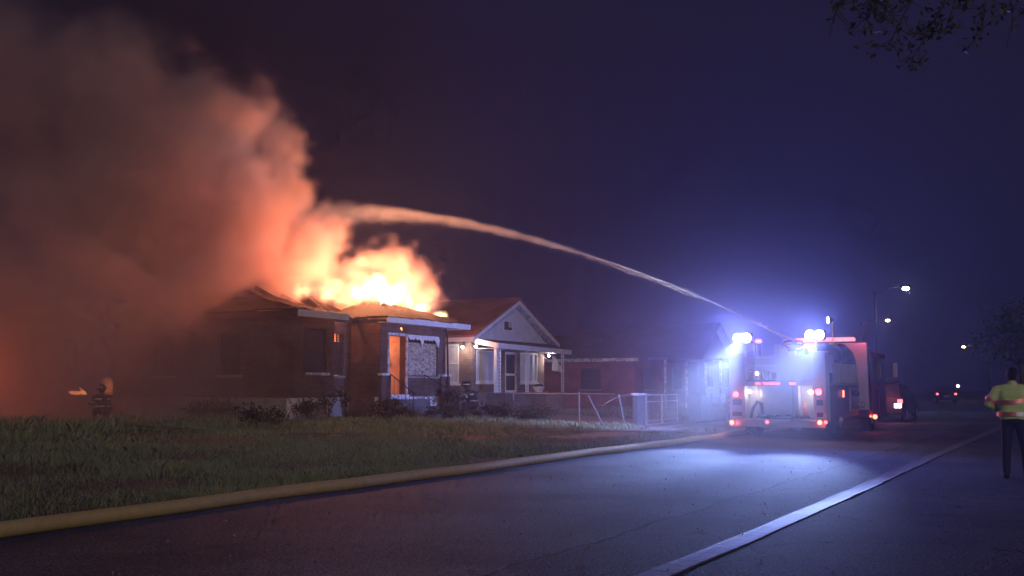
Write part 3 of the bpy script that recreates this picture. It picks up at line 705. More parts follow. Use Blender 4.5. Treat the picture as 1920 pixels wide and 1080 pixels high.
for y0, y1 in ((LY0, LY1), (RY0, RY1)):
    p = T('rear_pillar', 'engine_white', MB().box(RX, RX + .5, y0, y1, .55, 2.5), bevel=.02)
    MB().box(RX - .012, RX - .002, y0 + .07, y1 - .07, .62, 1.48).build('lamp_panel', M['alu'], p)
    MB().box(RX - .02, RX - .013, y0 + .09, y1 - .09, .98, 1.14).build('lens', M['dark'], p)
    MB().box(RX - .02, RX - .013, y0 + .09, y1 - .09, .66, .78).build('lens', M['dark'], p)
    MB().tube([(RX - .05, y0 + .03, .7), (RX - .07, y0 + .03, .8), (RX - .07, y0 + .03, 1.4), (RX - .05, y0 + .03, 1.5)], .016, 6).build('grab_rail', M['alu'], p)
def red(x, y, z, r, mat='redlens', e=6, name='tail_light'):
    o = T(name, 'dark', MB().tube([(x, y, z), (x - .03, y, z)], r * 1.25, 14))
    MB().tube([(x - .031, y, z), (x - .05, y, z), (x - .06, y, z)], [r, r * .95, r * .6], 14).build('lens', M[mat], o, smooth=True)
    if e:
        l = lamp('tail_glow', 'POINT', (x - .22, y, z), e, (1.0, .10, .06), FE, radius=.05); l.location -= FE.location
red(RX - .02, 9.07, 1.28, .09, e=3); red(RX - .02, 6.70, 1.36, .10, e=3)
red(RX - .13, 9.17, .47, .07, 'amber', e=4, name='bumper_light'); red(RX - .13, 8.14, .50, .05, e=0, name='bumper_light'); red(RX - .13, 6.66, .51, .07, 'amber', e=4, name='bumper_light'); red(RX - .13, 6.50, .52, .05, e=0, name='bumper_light')
for i, (y, w) in enumerate(((8.42, .12), (8.2, .10), (8.02, .14), (7.86, .12), (7.42, .16))):
    T('marker_light', 'redlens_dim', MB().box(RX - .03, RX - .003, y - w / 2, y + w / 2, 1.575, 1.625))
# tailboard compartment
T('body', 'engine_white', MB().box(RX + .5, 34.6, 6.62, 9.18, .6, 2.42), bevel=.02)
T('compartment_roof', 'engine_white', MB().box(RX + .002, RX + .5, 6.862, 8.818, 1.53, 1.66))
T('tailboard', 'tread', MB().box(RX - .12, RX + .49, 6.5, 9.28, .5, .58), bevel=.01)
T('bumper', 'alu', MB().box(RX - .11, RX + .1, 6.52, 9.26, .36, .497))
T('rollup_door', 'alu', MB().box(RX + .40, RX + .44, 7.55, 8.5, .6, 1.52))
for i in range(11): T('door_slat', 'alu', MB().box(RX + .386, RX + .399, 7.57, 8.48, .62 + i * .08, .69 + i * .08))
T('door_track', 'engine_white', MB().box(RX + .36, RX + .4, 8.51, 8.56, .6, 1.52)); T('door_track', 'engine_white', MB().box(RX + .36, RX + .4, 7.49, 7.54, .6, 1.52))
T('divider', 'engine_white', MB().box(RX + .1, RX + .38, 7.30, 7.34, .6, 1.525))
for y in (8.74, 6.98):
    T('compartment_lamp', 'warmlens', MB().ball((RX + .2, y, 1.36), (.05, .06, .05), 10, 6), smooth=True)
    l = lamp('compartment_light', 'POINT', (RX + .12, y + (-.1 if y > 8 else .1), 1.3), 5, (1.0, .78, .60), FE, radius=.05); l.location -= FE.location
# tools and hose lying on the tailboard
for i in range(5):
    y = 8.3 - i * .28
    T('coiled_hose', 'canvas', MB().tube([(RX + .1 + .13 * math.cos(t), y + .17 * math.sin(t), .62 + .03 * (k % 3)) for k, t in enumerate(np.linspace(0, 4 * math.pi, 25))], .035, 6), smooth=True)
T('traffic_cone', 'amber', MB().tube([(RX + .15, 7.13, .585), (RX + .15, 7.13, .6)], [.13, .13], 10)).data.materials[0] = pm('orange_cone', (.6, .16, .05), None, .6)
T('cone_body', pm('cone_orange', (.62, .17, .06), None, .6), MB().tube([(RX + .15, 7.13, .602), (RX + .15, 7.13, 1.05)], [.1, .025], 12), smooth=True)
T('standing_hose_end', 'canvas', MB().tube([(RX + .15, 8.7, .6), (RX + .12, 8.62, .9), (RX + .14, 8.5, 1.08), (RX + .2, 8.4, 1.02), (RX + .2, 8.36, .7)], .045, 8), smooth=True)
# hose bed above
T('hose_bed_wall', 'engine_white', MB().box(RX + .05, RX + .1, 6.87, 7.9, 1.67, 2.42))
T('hose_bed_floor', 'dark', MB().box(RX + .1, RX + .49, 6.87, 8.81, 1.665, 1.7))
T('hose_bed_bar', 'alu', MB().box(RX - .02, RX + .03, 7.9, 8.8, 2.08, 2.14)); T('hose_bed_bar', 'alu', MB().box(RX - .02, RX + .03, 7.9, 8.8, 2.32, 2.37))
for i in range(6): T('folded_hose', pm('folded_hose', (.30 + .05 * (i % 2), .26, .16), (.2, .18, .12), .85), MB().box(RX + .12, RX + .48, 7.93 + i * .142, 8.05 + i * .142, 1.71, 1.92 + .04 * (i % 3)), bevel=.03)
T('bed_light', 'warmlens', MB().box(RX - .02, RX, 8.42, 8.47, 1.84, 1.93))
T('access_ladder', 'alu', MB().tube([(RX - .03, 8.72, 1.7), (RX - .03, 8.72, 2.75)], .018, 6).tube([(RX - .03, 8.5, 1.7), (RX - .03, 8.5, 2.75)], .018, 6).tube([(RX - .03, 8.5, 1.95), (RX - .03, 8.72, 1.95)], .014, 6).tube([(RX - .03, 8.5, 2.25), (RX - .03, 8.72, 2.25)], .014, 6).tube([(RX - .03, 8.5, 2.55), (RX - .03, 8.72, 2.55)], .014, 6))
# right flank: pump panel, canvas covered hoses held by straps
tarp = MB()
for (x, y, z, r) in ((31.2, 6.8, 2.15, .2), (31.7, 6.75, 2.3, .3), (32.3, 6.8, 2.42, .36), (32.9, 6.75, 2.36, .33), (33.4, 6.8, 2.48, .38), (33.9, 6.78, 2.4, .36), (34.4, 6.8, 2.3, .32), (34.7, 6.8, 2.15, .22), (33.0, 7.2, 2.55, .35), (34.0, 7.2, 2.52, .35), (32.0, 7.1, 2.42, .3)): tarp.ball((x, y, z), (r * 1.15, r * .8, r), 12, 8)
tp = T('side_cover', 'canvas', tarp, smooth=True)
m_ = tp.modifiers.new('join', 'REMESH'); m_.mode = 'VOXEL'; m_.voxel_size = .05; m_.use_smooth_shade = True
m_ = tp.modifiers.new('soften', 'SMOOTH'); m_.iterations = 6
side = T('side_panel', 'dark', MB().box(30.35, 34.6, 6.55, 6.618, .62, 1.9))
for i in range(13):
    x = 30.9 + i * .28
    MB().box(x, x + .05, 6.50, 6.545, 1.62, 2.2).build('strap', M['engine_white' if i % 4 == 0 else 'blind'], side)
MB().box(30.7, 34.6, 6.49, 6.548, 1.55, 1.62).build('rub_rail', M['alu'], side)
pp = T('pump_panel', 'alu', MB().box(33.2, 34.5, 6.5, 6.548, .75, 1.5))
for (x, z) in ((33.45, 1.3), (33.75, 1.3), (34.05, 1.3), (34.3, 1.3)): MB().tube([(x, 6.5, z), (x, 6.46, z)], .09, 14).build('gauge', M['dark'], pp)
for (x, z) in ((33.5, .95), (34.1, .95)): MB().tube([(x, 6.5, z), (x, 6.3, z), (x, 6.27, z)], [.09, .09, .11], 12).build('outlet', M['alu'], pp, smooth=True)
T('running_light', 'amber', MB().box(32.0, 32.1, 6.47, 6.5, 1.2, 1.4))
# cab: wider than the body, its pale rear wall standing proud
T('cab_rear_wall', 'engine_white', MB().box(35.35, 35.5, 6.36, 9.4, .75, 2.95), bevel=.04)
cab = T('cab', 'engine_red', MB().add([(35.51, 6.37, .5), (38.9, 6.37, .5), (39.1, 6.45, 1.3), (38.8, 6.6, 2.5), (38.5, 6.7, 2.85), (35.51, 6.5, 2.93),
    (35.51, 9.39, .5), (38.9, 9.39, .5), (39.1, 9.31, 1.3), (38.8, 9.16, 2.5), (38.5, 9.06, 2.85), (35.51, 9.26, 2.93)],
    [(0, 1, 2, 3, 4, 5), (11, 10, 9, 8, 7, 6), (0, 6, 7, 1), (1, 7, 8, 2), (2, 8, 9, 3), (3, 9, 10, 4), (4, 10, 11, 5), (5, 11, 6, 0)]), bevel=.03)
for x0, x1 in ((35.9, 36.9), (37.2, 38.3)):
    dr_ = MB().box(x0 - .1, x1 + .1, 6.32, 6.362, .7, 2.65).build('cab_door', M['engine_red'], cab)
    MB().box(x0, x1, 6.30, 6.318, 1.75, 2.5).build('window', M['glass'], dr_)
    MB().box(x1 - .15, x1 - .02, 6.29, 6.318, 1.45, 1.5).build('handle', M['alu'], dr_)
mr = T('mirror', 'alu', MB().tube([(38.7, 6.4, 2.2), (38.75, 6.05, 2.3), (38.75, 6.02, 1.9), (38.7, 6.4, 1.7)], .015, 6))
MB().box(38.70, 38.76, 5.95, 6.1, 1.85, 2.35).build('mirror_glass', M['engine_white'], mr, bevel=.01)
def wheel(x, y, r=.52, w=.3):
    wl = T('wheel', 'dark', MB().tube([(x, y - w / 2 + .02, r), (x, y + w / 2 - .02, r)], r * .55, 20))
    MB().tube([(x, y - w / 2, r), (x, y - w / 2 + .04, r), (x, y + w / 2 - .04, r), (x, y + w / 2, r)], [r * .9, r, r, r * .9], 28).build('tyre', M['rubber'], wl, smooth=True)
    MB().tube([(x, y - w / 2 - .012, r), (x, y - w / 2 - .004, r)], r * .5, 18).build('rim', M['alu'], wl)
    MB().tube([(x, y - w / 2 - .07, r), (x, y - w / 2 - .013, r)], [r * .16, r * .22], 12).build('hub', M['alu'], wl)
for x in (31.9, 37.0):
    for y in (6.72, 9.1): wheel(x, y)
T('chassis', 'dark', MB().box(30.2, 38.6, 7.3, 8.5, .42, .6)); T('rear_axle', 'dark', MB().tube([(31.9, 6.8, .52), (31.9, 9.0, .52)], .1, 10))
T('mud_flap', 'rubber', MB().box(31.2, 31.23, 6.56, 6.9, .15, .6)); T('mud_flap', 'rubber', MB().box(31.2, 31.23, 8.92, 9.24, .15, .6))
red(36.1 - .02, 6.30, .52, .075, 'amber', e=8, name='marker_light'); 
# roof gear: deck gun, flood lamps on masts, flashing beacons
dg = T('deck_gun', 'engine_red', MB().tube([(31.3, 7.75, 2.42), (31.3, 7.75, 2.62)], .14, 14).tube([(31.3, 7.6, 2.62), (31.3, 7.45, 2.7), (31.3, 7.5, 2.82), (31.3, 7.75, 2.86)], .075, 10).tube([(31.3, 7.9, 2.62), (31.3, 8.05, 2.7), (31.3, 8.0, 2.82), (31.3, 7.75, 2.86)], .075, 10), smooth=True)
MB().tube([(31.3, 7.72, 2.86), (31.32, 8.0, 3.0), (31.34, 8.25, 3.13), (31.35, 8.55, 3.29)], [.07, .06, .05, .035], 12).build('nozzle', M['alu'], dg, smooth=True)
MB().tube([(31.12, 7.62, 2.75), (31.12, 7.62, 2.86), (31.48, 7.62, 2.86), (31.48, 7.62, 2.75)], .015, 6).build('handle', M['dark'], dg)
def flood(y, z, tgt, e, spread, name='flood_light'):
    o = T(name, 'alu', MB().tube([(RX + .25, y, 2.4), (RX + .25, y, z - .14)], .03, 8))
    MB().box(RX + .12, RX + .38, y - .26, y + .26, z - .15, z + .15).build('housing', M['dark'], o, bevel=.02)
    for dy in (-.128, .128): MB().tube([(RX + .118, y + dy, z), (RX + .10, y + dy, z), (RX + .085, y + dy, z)], [.13, .13, .1], 18).build('lens', M['flood'], o, smooth=True)
    l = lamp('flood_beam', 'SPOT', (RX + .02, y, z), e, (.34, .48, 1.0), FE, target=tgt, radius=.14, size=R(spread), blend=1.0); l.location -= FE.location
    l = lamp('flood_spill', 'SPOT', (RX + .02, y, z + .05), 1900, (.18, .22, 1.0), FE, target=(RX - 5, y - .8, z + 1.9), radius=.2, size=R(124), blend=.7); l.location -= FE.location
flood(8.90, 2.93, (21.0, 8.0, 0), 12500, 23)
flood(6.80, 2.97, (19.0, 5.5, 0), 12500, 23)
sl = T('scene_light', 'dark', MB().box(31.2, 31.8, 9.185, 9.27, 2.1, 2.3), bevel=.01)          # on the house side of the body
MB().box(31.23, 31.77, 9.272, 9.28, 2.12, 2.28).build('lens', M['flood'], sl)
l = lamp('scene_beam', 'SPOT', (31.5, 9.32, 2.2), 5600, (.24, .32, 1.0), FE, target=(34.5, 21, .8), radius=.15, size=R(76), blend=.9); l.location -= FE.location
sm_ = T('spotlight_mast', 'alu', MB().tube([(33.0, 6.95, 2.4), (33.0, 6.95, 3.5)], .025, 8))
MB().tube([(33.05, 6.9, 3.58), (33.0, 7.0, 3.57), (32.97, 7.06, 3.57)], [.05, .09, .1], 12).build('spotlight', M['dark'], sm_)
MB().tube([(32.965, 7.066, 3.57), (32.96, 7.08, 3.57)], .09, 12).build('lens', M['flood'], sm_)
l = lamp('mast_beam', 'SPOT', (32.94, 7.12, 3.57), 6000, (.70, .76, 1.0), FE, target=(31.45, 12.5, 5.0), radius=.05, size=R(30), blend=.8); l.location -= FE.location
for (y, z) in ((8.55, 2.80), (7.15, 2.62)):
    o = T('beacon', 'dark', MB().tube([(RX + .6, y, 2.42), (RX + .6, y, z)], .06, 10))
    MB().ball((RX + .6, y, z + .05), (.1, .1, .06), 10, 6).build('lens', M['redlens'], o, smooth=True)
lb = T('light_bar', 'dark', MB().box(36.2, 36.5, 6.9, 8.9, 2.97, 3.05))
for i in range(4): MB().box(36.18, 36.52, 6.95 + i * .49, 7.38 + i * .49, 3.052, 3.17).build('lens', M['redlens'], lb)
l = lamp('beacon_light', 'POINT', (35.0, 6.5, 3.25), 28, (1.0, .10, .14), FE, radius=.12); l.location -= FE.location
l = lamp('beacon_light', 'POINT', (29.9, 7.15, 2.95), 12, (1.0, .10, .14), FE, radius=.12); l.location -= FE.location

# ------------------------------------------------------------------ water thrown by the deck gun, hoses on the ground
JET = [(31.35, 8.55, 3.29), (31.4, 9.6, 3.82), (31.5, 11.4, 4.66), (31.6, 14.0, 5.70), (31.7, 16.8, 6.60), (31.7, 19.0, 7.28), (31.6, 21.1, 7.78), (31.5, 23.5, 8.22), (31.4, 26.0, 8.50), (31.3, 28.5, 8.45)]
def spline(pts, n):
    pts = [Vector(p) for p in pts]; out = []
    for i in range(len(pts) - 1):
        p0, p1, p2, p3 = pts[max(i - 1, 0)], pts[i], pts[i + 1], pts[min(i + 2, len(pts) - 1)]
        for k in range(n):
            t = k / n; out.append(.5 * (2 * p1 + (p2 - p0) * t + (2 * p0 - 5 * p1 + 4 * p2 - p3) * t * t + (3 * p1 - p0 - 3 * p2 + p3) * t ** 3))
    return out + [pts[-1]]
jp = spline(JET, 12); nj = len(jp)
WATER = pm('white_water', (.82, .84, .86), None, .5, spec=.3)
nt_, b_, new_, ln_ = nodes(WATER)
b_.inputs['Subsurface Weight'].default_value = 0.0
tr_ = new_('ShaderNodeBsdfTranslucent'); tr_.inputs[0].default_value = (.85, .87, .9, 1)
mx_ = new_('ShaderNodeMixShader'); mx_.inputs[0].default_value = .5
ln_(b_.outputs[0], mx_.inputs[1]); ln_(tr_.outputs[0], mx_.inputs[2]); ln_(mx_.outputs[0], nt_.nodes['Material Output'].inputs[0])
nc = int(nj * .42)
core = MB().tube(jp[:nc], [(.026 + .02 * (i / nj)) * (1 - (i / nc) ** 3) * (1 + .25 * math.sin(i * 2.1)) for i in range(nc - 1)] + [.003], 8).build('water_jet_core', WATER, smooth=True)
tag(core, 'solid white core of the water jet near the fire engine', 'water jet', kind='stuff')

yellow = pm('yellow_hose_jacket', (.72, .52, .16), (.60, .43, .13), .7, scale=9, bump=.35, bscale=120)
hp = []
for i, x in enumerate(np.arange(-6, 28.6, .6)): hp.append((x, 9.50 + .05 * math.sin(x * .7) + .025 * math.sin(x * 1.9), .085))
hp += [(28.9, 9.46, .085), (29.6, 9.5, .085), (30.6, 9.62, .09), (31.6, 9.75, .1), (33.0, 9.8, .1), (33.8, 9.62, .3), (34.0, 9.3, .7)]
SH = tag(MB().tube(spline(hp, 3), .082, 16).build('supply_hose', yellow, smooth=True), 'charged yellow supply hose along the edge of the lawn', 'hose')
MB().tube([(34.0, 9.42, .5), (34.0, 9.3, .7), (34.0, 9.2, .78)], .105, 14).build('coupling', M['alu'], SH, smooth=True)
flatm = pm('flat_hose_jacket', (.19, .16, .18), (.13, .11, .125), .6, scale=2.2, bump=.5, bscale=6, spec=.3, stretch=(2.2, .35, 1))
fh = MB(); xs = np.arange(4.0, 44, .12); vs = []; wd_ = .125
for i, x in enumerate(xs):
    yc = 3.03 + .022 * math.sin(x * .3) + .006 * math.sin(x * 1.1)
    zz = .016 + .010 * abs(math.sin(x * 1.15 + math.sin(x * .31) * 3)) ** 8
    w_ = wd_ * (1 + .04 * math.sin(x * 2.7))
    for dy, dz in ((-1, -.012), (-.97, .002), (-.85, .0), (-.3, .004 * math.sin(x * 3)), (.3, -.003 * math.sin(x * 2.3)), (.85, .0), (.97, .002), (1, -.012)):
        vs.append((x, yc + dy * w_, zz + dz - (.004 if abs(dy) < .9 else 0)))
fh.add(vs, [(8 * i + j, 8 * i + 8 + j, 8 * i + 9 + j, 8 * i + 1 + j) for i in range(len(xs) - 1) for j in range(7)])
FH = tag(fh.build('flat_hose', flatm, smooth=True), 'empty flat grey hose lying along the middle of the road', 'hose')

# ------------------------------------------------------------------ vehicles beyond the fire engine
def car(name, label, x, y, rz, paint, rear=True, cat='car'):
    c = empty(name, (x, y, 0), rz, label, cat)
    L = dict(local=True)
    MB().add([(0, -.9, .35), (4.6, -.9, .35), (4.7, -.85, .8), (3.5, -.86, 1.0), (2.7, -.7, 1.62), (.5, -.7, 1.68), (.0, -.85, 1.05),
              (0, .9, .35), (4.6, .9, .35), (4.7, .85, .8), (3.5, .86, 1.0), (2.7, .7, 1.62), (.5, .7, 1.68), (.0, .85, 1.05)],
             [(0, 1, 2, 3, 4, 5, 6), (13, 12, 11, 10, 9, 8, 7), (0, 7, 8, 1), (1, 8, 9, 2), (2, 9, 10, 3), (3, 10, 11, 4), (4, 11, 12, 5), (5, 12, 13, 6), (6, 13, 7, 0)]).build('body', paint, c, bevel=.05, **L)
    MB().slab([(.02, -.68, 1.1), (.02, .68, 1.1), (.42, .6, 1.6), (.42, -.6, 1.6)], (-.02, 0, .01)).build('rear_window', M['glass'], c, **L)
    MB().slab([(3.42, -.7, 1.06), (3.42, .7, 1.06), (2.76, .62, 1.58), (2.76, -.62, 1.58)], (.03, 0, .02)).build('windscreen', M['glass'], c, **L)
    for s in (-1, 1):
        MB().slab([(.6, s * .84, 1.06), (3.3, s * .84, 1.04), (2.65, s * .715, 1.55), (.75, s * .715, 1.58)], (0, s * .012, .01)).build('side_window', M['glass'], c, **L)
        for wx in (.85, 3.7):
            w = MB().tube([(wx, s * .72, .34), (wx, s * .92, .34)], .34, 20).build('wheel', M['rubber'], c, **L)
            MB().tube([(wx, s * .922, .34), (wx, s * .93, .34)], .2, 14).build('rim', M['alu'], w, **L)
        MB().box(-.03, .03, s * .78 - .1, s * .78 + .1, .82, .98).build('tail_light', M['redlens'], c, **L)
        MB().box(4.66, 4.72, s * .65 - .12, s * .65 + .12, .62, .76).build('headlight', M['engine_white'], c, **L)
    MB().box(-.05, .1, -.88, .88, .38, .58).build('rear_bumper', M['dark'], c, bevel=.02, **L)
    MB().box(-.06, -.052, -.22, .22, .62, .76).build('number_plate', M['engine_white'], c, **L)
    return c
suv = car('command_car', 'dark response car with flashing red lamps ahead of the fire engine', 47.0, 7.95, 0, M['dark'])
MB().box(.9, 1.2, -.6, .6, 1.69, 1.8).build('light_bar', M['dark'], suv, local=True)
MB().box(-.04, -.008, -.83, -.55, .62, .80).build('reversing_light', emissive('white_lens', (1, .95, 1), 8), suv, local=True)
l = lamp('beacon_light', 'POINT', (46.4, 7.5, 1.2), 70, (1.0, .12, .16), radius=.1)
l.parent = suv; l.location = (-.6, -.4, 1.2); l.data.energy = 30
car('distant_car', 'small dark car with red tail lamps far down the street', 103.5, 11.7, R(9), M['dark'])

# ------------------------------------------------------------------ street lamps and poles
def street_lamp(name, label, x, y, hx, hy, hz, color, e, strength, wood=False, group='street lamps'):
    s = empty(name, (x, y, 0), label=label, cat='street lamp', group=group)
    MB().tube([(x, y, -.2), (x, y, hz * .5), (x, y, hz + (2.2 if wood else -.1))], [.15 if wood else .1, .12 if wood else .08, .1 if wood else .06], 12).build('pole', M['bark'] if wood else M['iron'], s, smooth=True)
    MB().tube([(x, y, hz - .35), (x + (hx - x) * .5, y + (hy - y) * .5, hz + .12), (hx, hy, hz + .12)], .035, 8).build('arm', M['iron'], s, smooth=True)
    hd = MB().tube([(hx, hy + .35 * (1 if y > hy else -1), hz + .12), (hx, hy, hz + .12), (hx, hy - .3 * (1 if y > hy else -1), hz + .1)], [.08, .15, .08], 12).build('head', M['iron'], s, smooth=True)
    MB().ball((hx, hy, hz), (.2, .2, .12), 12, 6).build('lens', emissive(name + '_lens', color, strength), hd, smooth=True)
    l = lamp('street_light', 'POINT', (hx, hy, hz - .25), e, color, s, radius=.1); l.location -= s.location
    if wood:
        MB().box(x - .07, x + .07, y - 1.2, y + 1.2, hz + 1.6, hz + 1.75).build('cross_arm', M['bark'], s)
        for k in (-1.05, -.5, .5, 1.05): MB().tube([(x, y + k, hz + 1.752), (x, y + k, hz + 1.9)], [.05, .03], 8).build('insulator', M['blind'], s)
    return s
street_lamp('street_lamp', 'bright white lamp on a tall pole beyond the fire engine, brightest of the lamps', 66, 11.3, 66, 9.5, 7.45, (.80, .86, 1.0), 120, 90)
street_lamp('street_lamp', 'small yellowish lamp low in the sky just right of the fire engine', 104.9, 19.3, 104.9, 16.85, 7.95, (1.0, .80, .45), 120, 26)
street_lamp('street_lamp', 'small amber lamp far off above the road, rightmost of the lamps', 130.5, 10.2, 130.5, 12.7, 6.2, (1.0, .68, .28), 120, 30)
for (x, y, z, lab) in ((120.0, 13.2, 1.25, 'lower of two tiny white post lamps at the far end of the street'), (122.0, 12.6, 1.55, 'upper of two tiny white post lamps at the far end of the street')):
    s = empty('post_lamp', (x, y, 0), label=lab, cat='lamp', group='post lamps at the end of the street')
    MB().tube([(x, y, -.1), (x, y, z)], .04, 8).build('post', M['iron'], s)
    MB().ball((x, y, z + .1), .16, 10, 6).build('globe', emissive('globe_lamp', (1.0, .92, .95), 9), s, smooth=True)

# ------------------------------------------------------------------ trees and shrubs
def tree(name, label, x, y, h, rad, nleaf, lsize, limbs=7, bare=False, cat='tree', z0=0.0, seed=1, group=None, lmat='leaf', flat=1.0):
    r = random.Random(seed); t = empty(name, (x, y, z0), label=label, cat=cat, group=group)
    tr = MB().tube([(x, y, z0 - .2), (x + r.uniform(-.1, .1), y, z0 + h * .25), (x + r.uniform(-.2, .2), y + .1, z0 + h * .5), (x, y, z0 + h * .85)], [h * .035, h * .027, h * .02, h * .006], 10)
    ends = []
    for i in range(limbs):
        a = 2 * math.pi * i / limbs + r.uniform(-.3, .3); zs = z0 + h * r.uniform(.3, .6)
        e = (x + math.cos(a) * rad * r.uniform(.55, .9), y + math.sin(a) * rad * r.uniform(.55, .9), z0 + h * r.uniform(.55, .92))
        m_ = ((x + e[0]) / 2, (y + e[1]) / 2, (zs + e[2]) / 2 + h * .03)
        tr.tube([(x, y, zs), m_, e], [h * .014, h * .008, h * .003], 6); ends += [e, m_]
    tr.build('trunk', M['bark'], t, smooth=True)
    ends += [(x + r.uniform(-.4, .4) * rad, y + r.uniform(-.4, .4) * rad, z0 + h * r.uniform(.6, 1)) for _ in range(limbs)]
    ends = np.array(ends); c = ends[rng.integers(0, len(ends), nleaf)]
    sub = rng.normal(size=(40, 3)) * rad * .30
    P = c + sub[rng.integers(0, 40, nleaf)] * [1, 1, .6] + rng.normal(size=(nleaf, 3)) * rad * .07
    o = quads_object('crown', leaf_quads(P, lsize), rng.random(nleaf), M[lmat], t); 
    return t
tree('roadside_tree', 'leafy tree faint in the haze above the person in the yellow jacket', 90, 4.6, 7.5, 3.2, 2400, .2, seed=3)
# overhanging tree: trunk right of the frame, one limb reaching over the road
OT = empty('overhanging_tree', (11.5, -3.6, .06), label='tree branches with sparse leaves hanging into the top right corner', cat='tree')
ot = MB().tube([(11.5, -3.6, -.2), (11.45, -3.5, 2), (11.4, -3.3, 4.2), (11.5, -3.2, 7.5)], [.34, .27, .22, .1], 12)
limbs = [[(11.4, -3.3, 4.2), (11.4, -1.6, 6.0), (11.5, .4, 6.5), (11.6, 2.0, 6.2)], [(11.45, -3.2, 5.0), (11.8, -1.4, 6.4), (12.0, .2, 6.6), (12.1, 1.2, 6.1)], [(11.4, -3.3, 5.5), (10.6, -1.8, 7.0), (10.9, .2, 7.2), (11.0, 1.9, 6.6)]]
tips = []
rt = random.Random(5)
for L_ in limbs: ot.tube(spline(L_, 4), [.085 - .006 * i for i in range(13)], 7)
twigs = []
for (px, py, pz, qx, qy, qz) in ((11.6, 2.0, 6.25, 11.3, 2.25, 5.55), (11.5, 1.5, 6.35, 11.4, 1.95, 5.45), (11.5, 1.1, 6.4, 11.5, 1.75, 5.15), (11.8, .9, 6.3, 11.6, 1.55, 4.95), (11.9, .9, 6.3, 11.8, 1.2, 5.3), (12.0, .7, 6.4, 11.9, .85, 5.25), (12.1, .6, 6.4, 12.0, .55, 5.4), (11.7, 1.9, 6.2, 11.6, 1.9, 5.6), (11.2, 1.8, 6.6, 11.1, 1.75, 5.5)):
    pth = spline([(px, py, pz), ((px * .6 + qx * .4) + rt.uniform(-.08, .08), (py * .6 + qy * .4), (pz + qz) / 2 + .06), (qx, qy, qz)], 6)
    ot.tube(pth, [.016 - .0009 * i for i in range(len(pth))], 5)
    for k in range(5, len(pth)):
        q = pth[k]; twigs.append(q)
        for _ in range(2):
            e = q + Vector((rt.uniform(-.22, .22), rt.uniform(-.25, .25), rt.uniform(-.28, .08))); ot.tube([q, e], [.006, .003], 4); twigs.append(e); twigs.append(q.lerp(e, .6))
ot.build('trunk', M['bark'], OT, smooth=True)
tw = np.array([tuple(q) for q in twigs]); nl = 900
wgt = rng.random(len(tw)) ** 2; wgt /= wgt.sum()
P = tw[rng.choice(len(tw), nl, p=wgt)] + rng.normal(size=(nl, 3)) * .045
quads_object('crown', leaf_quads(P, .042, .6), rng.random(nl), M['leaf'], OT)
# weeds and shrubs round the houses
def shrub(label, x, y, h, rad, nleaf, nst=7, ls=.05, name='shrub', group='overgrown shrubs by the houses'):
    z = gz(x, y); s = empty(name, (x, y, z), label=label, cat='shrub', group=group)
    mb = MB(); pts = []
    for i in range(nst):
        a = rt.uniform(0, 6.28); e = Vector((x + math.cos(a) * rad * rt.uniform(.2, 1), y + math.sin(a) * rad * rt.uniform(.2, 1), z + h * rt.uniform(.6, 1)))
        p0 = Vector((x + rt.uniform(-.1, .1) * rad, y + rt.uniform(-.1, .1) * rad, z - .05)); m_ = p0.lerp(e, .55) + Vector((0, 0, h * .08))
        mb.tube([p0, m_, e], [.018, .012, .005], 5); pts += [e, m_, m_.lerp(e, .5), m_.lerp(e, .75)]
        for _ in range(2): e2 = m_ + Vector((rt.uniform(-.5, .5) * rad, rt.uniform(-.5, .5) * rad, h * rt.uniform(.05, .3))); mb.tube([m_, e2], [.008, .004], 4); pts.append(e2)
    mb.build('stems', M['bark'], s)
    A = np.array([tuple(q) for q in pts]); P = A[rng.integers(0, len(A), nleaf)] + rng.normal(size=(nleaf, 3)) * rad * .14
    P[:, 2] = np.maximum(P[:, 2], z + .02)
    quads_object('foliage', leaf_quads(P, ls), rng.random(nleaf), M['shrub'], s)
for a in (('thin dark shrub against the pale foundation left of the house recess', 26.2, 21.3, 1.0, .3, 160, 4), ('straggly dark shrub at the corner of the recess', 26.95, 21.2, 1.1, .3, 240, 5), ('low dark weeds at the left corner of the burning house', 25.0, 21.0, .7, .6, 700, 7),
          ('dark shrub climbing the right corner of the burning house', 33.1, 20.9, 1.0, .35, 420, 6), ('scrubby bush below the front steps', 30.2, 19.4, .45, .8, 1100, 9), ('scrubby bush between the steps and the chain link fence', 32.2, 18.6, .5, .9, 1200, 9),
          ('dark bush at the foot of the chain link fence', 33.3, 17.6, .45, .8, 1000, 9), ('wide clump of weeds left of the front steps', 28.2, 20.2, .5, 1.0, 1300, 10), ('weeds at the rear end of the side wall', 23.6, 23.6, .5, .9, 900, 8), ('low weeds on the lawn left of the burning house', 22.6, 20.6, .4, .9, 900, 8)):
    shrub(*a)

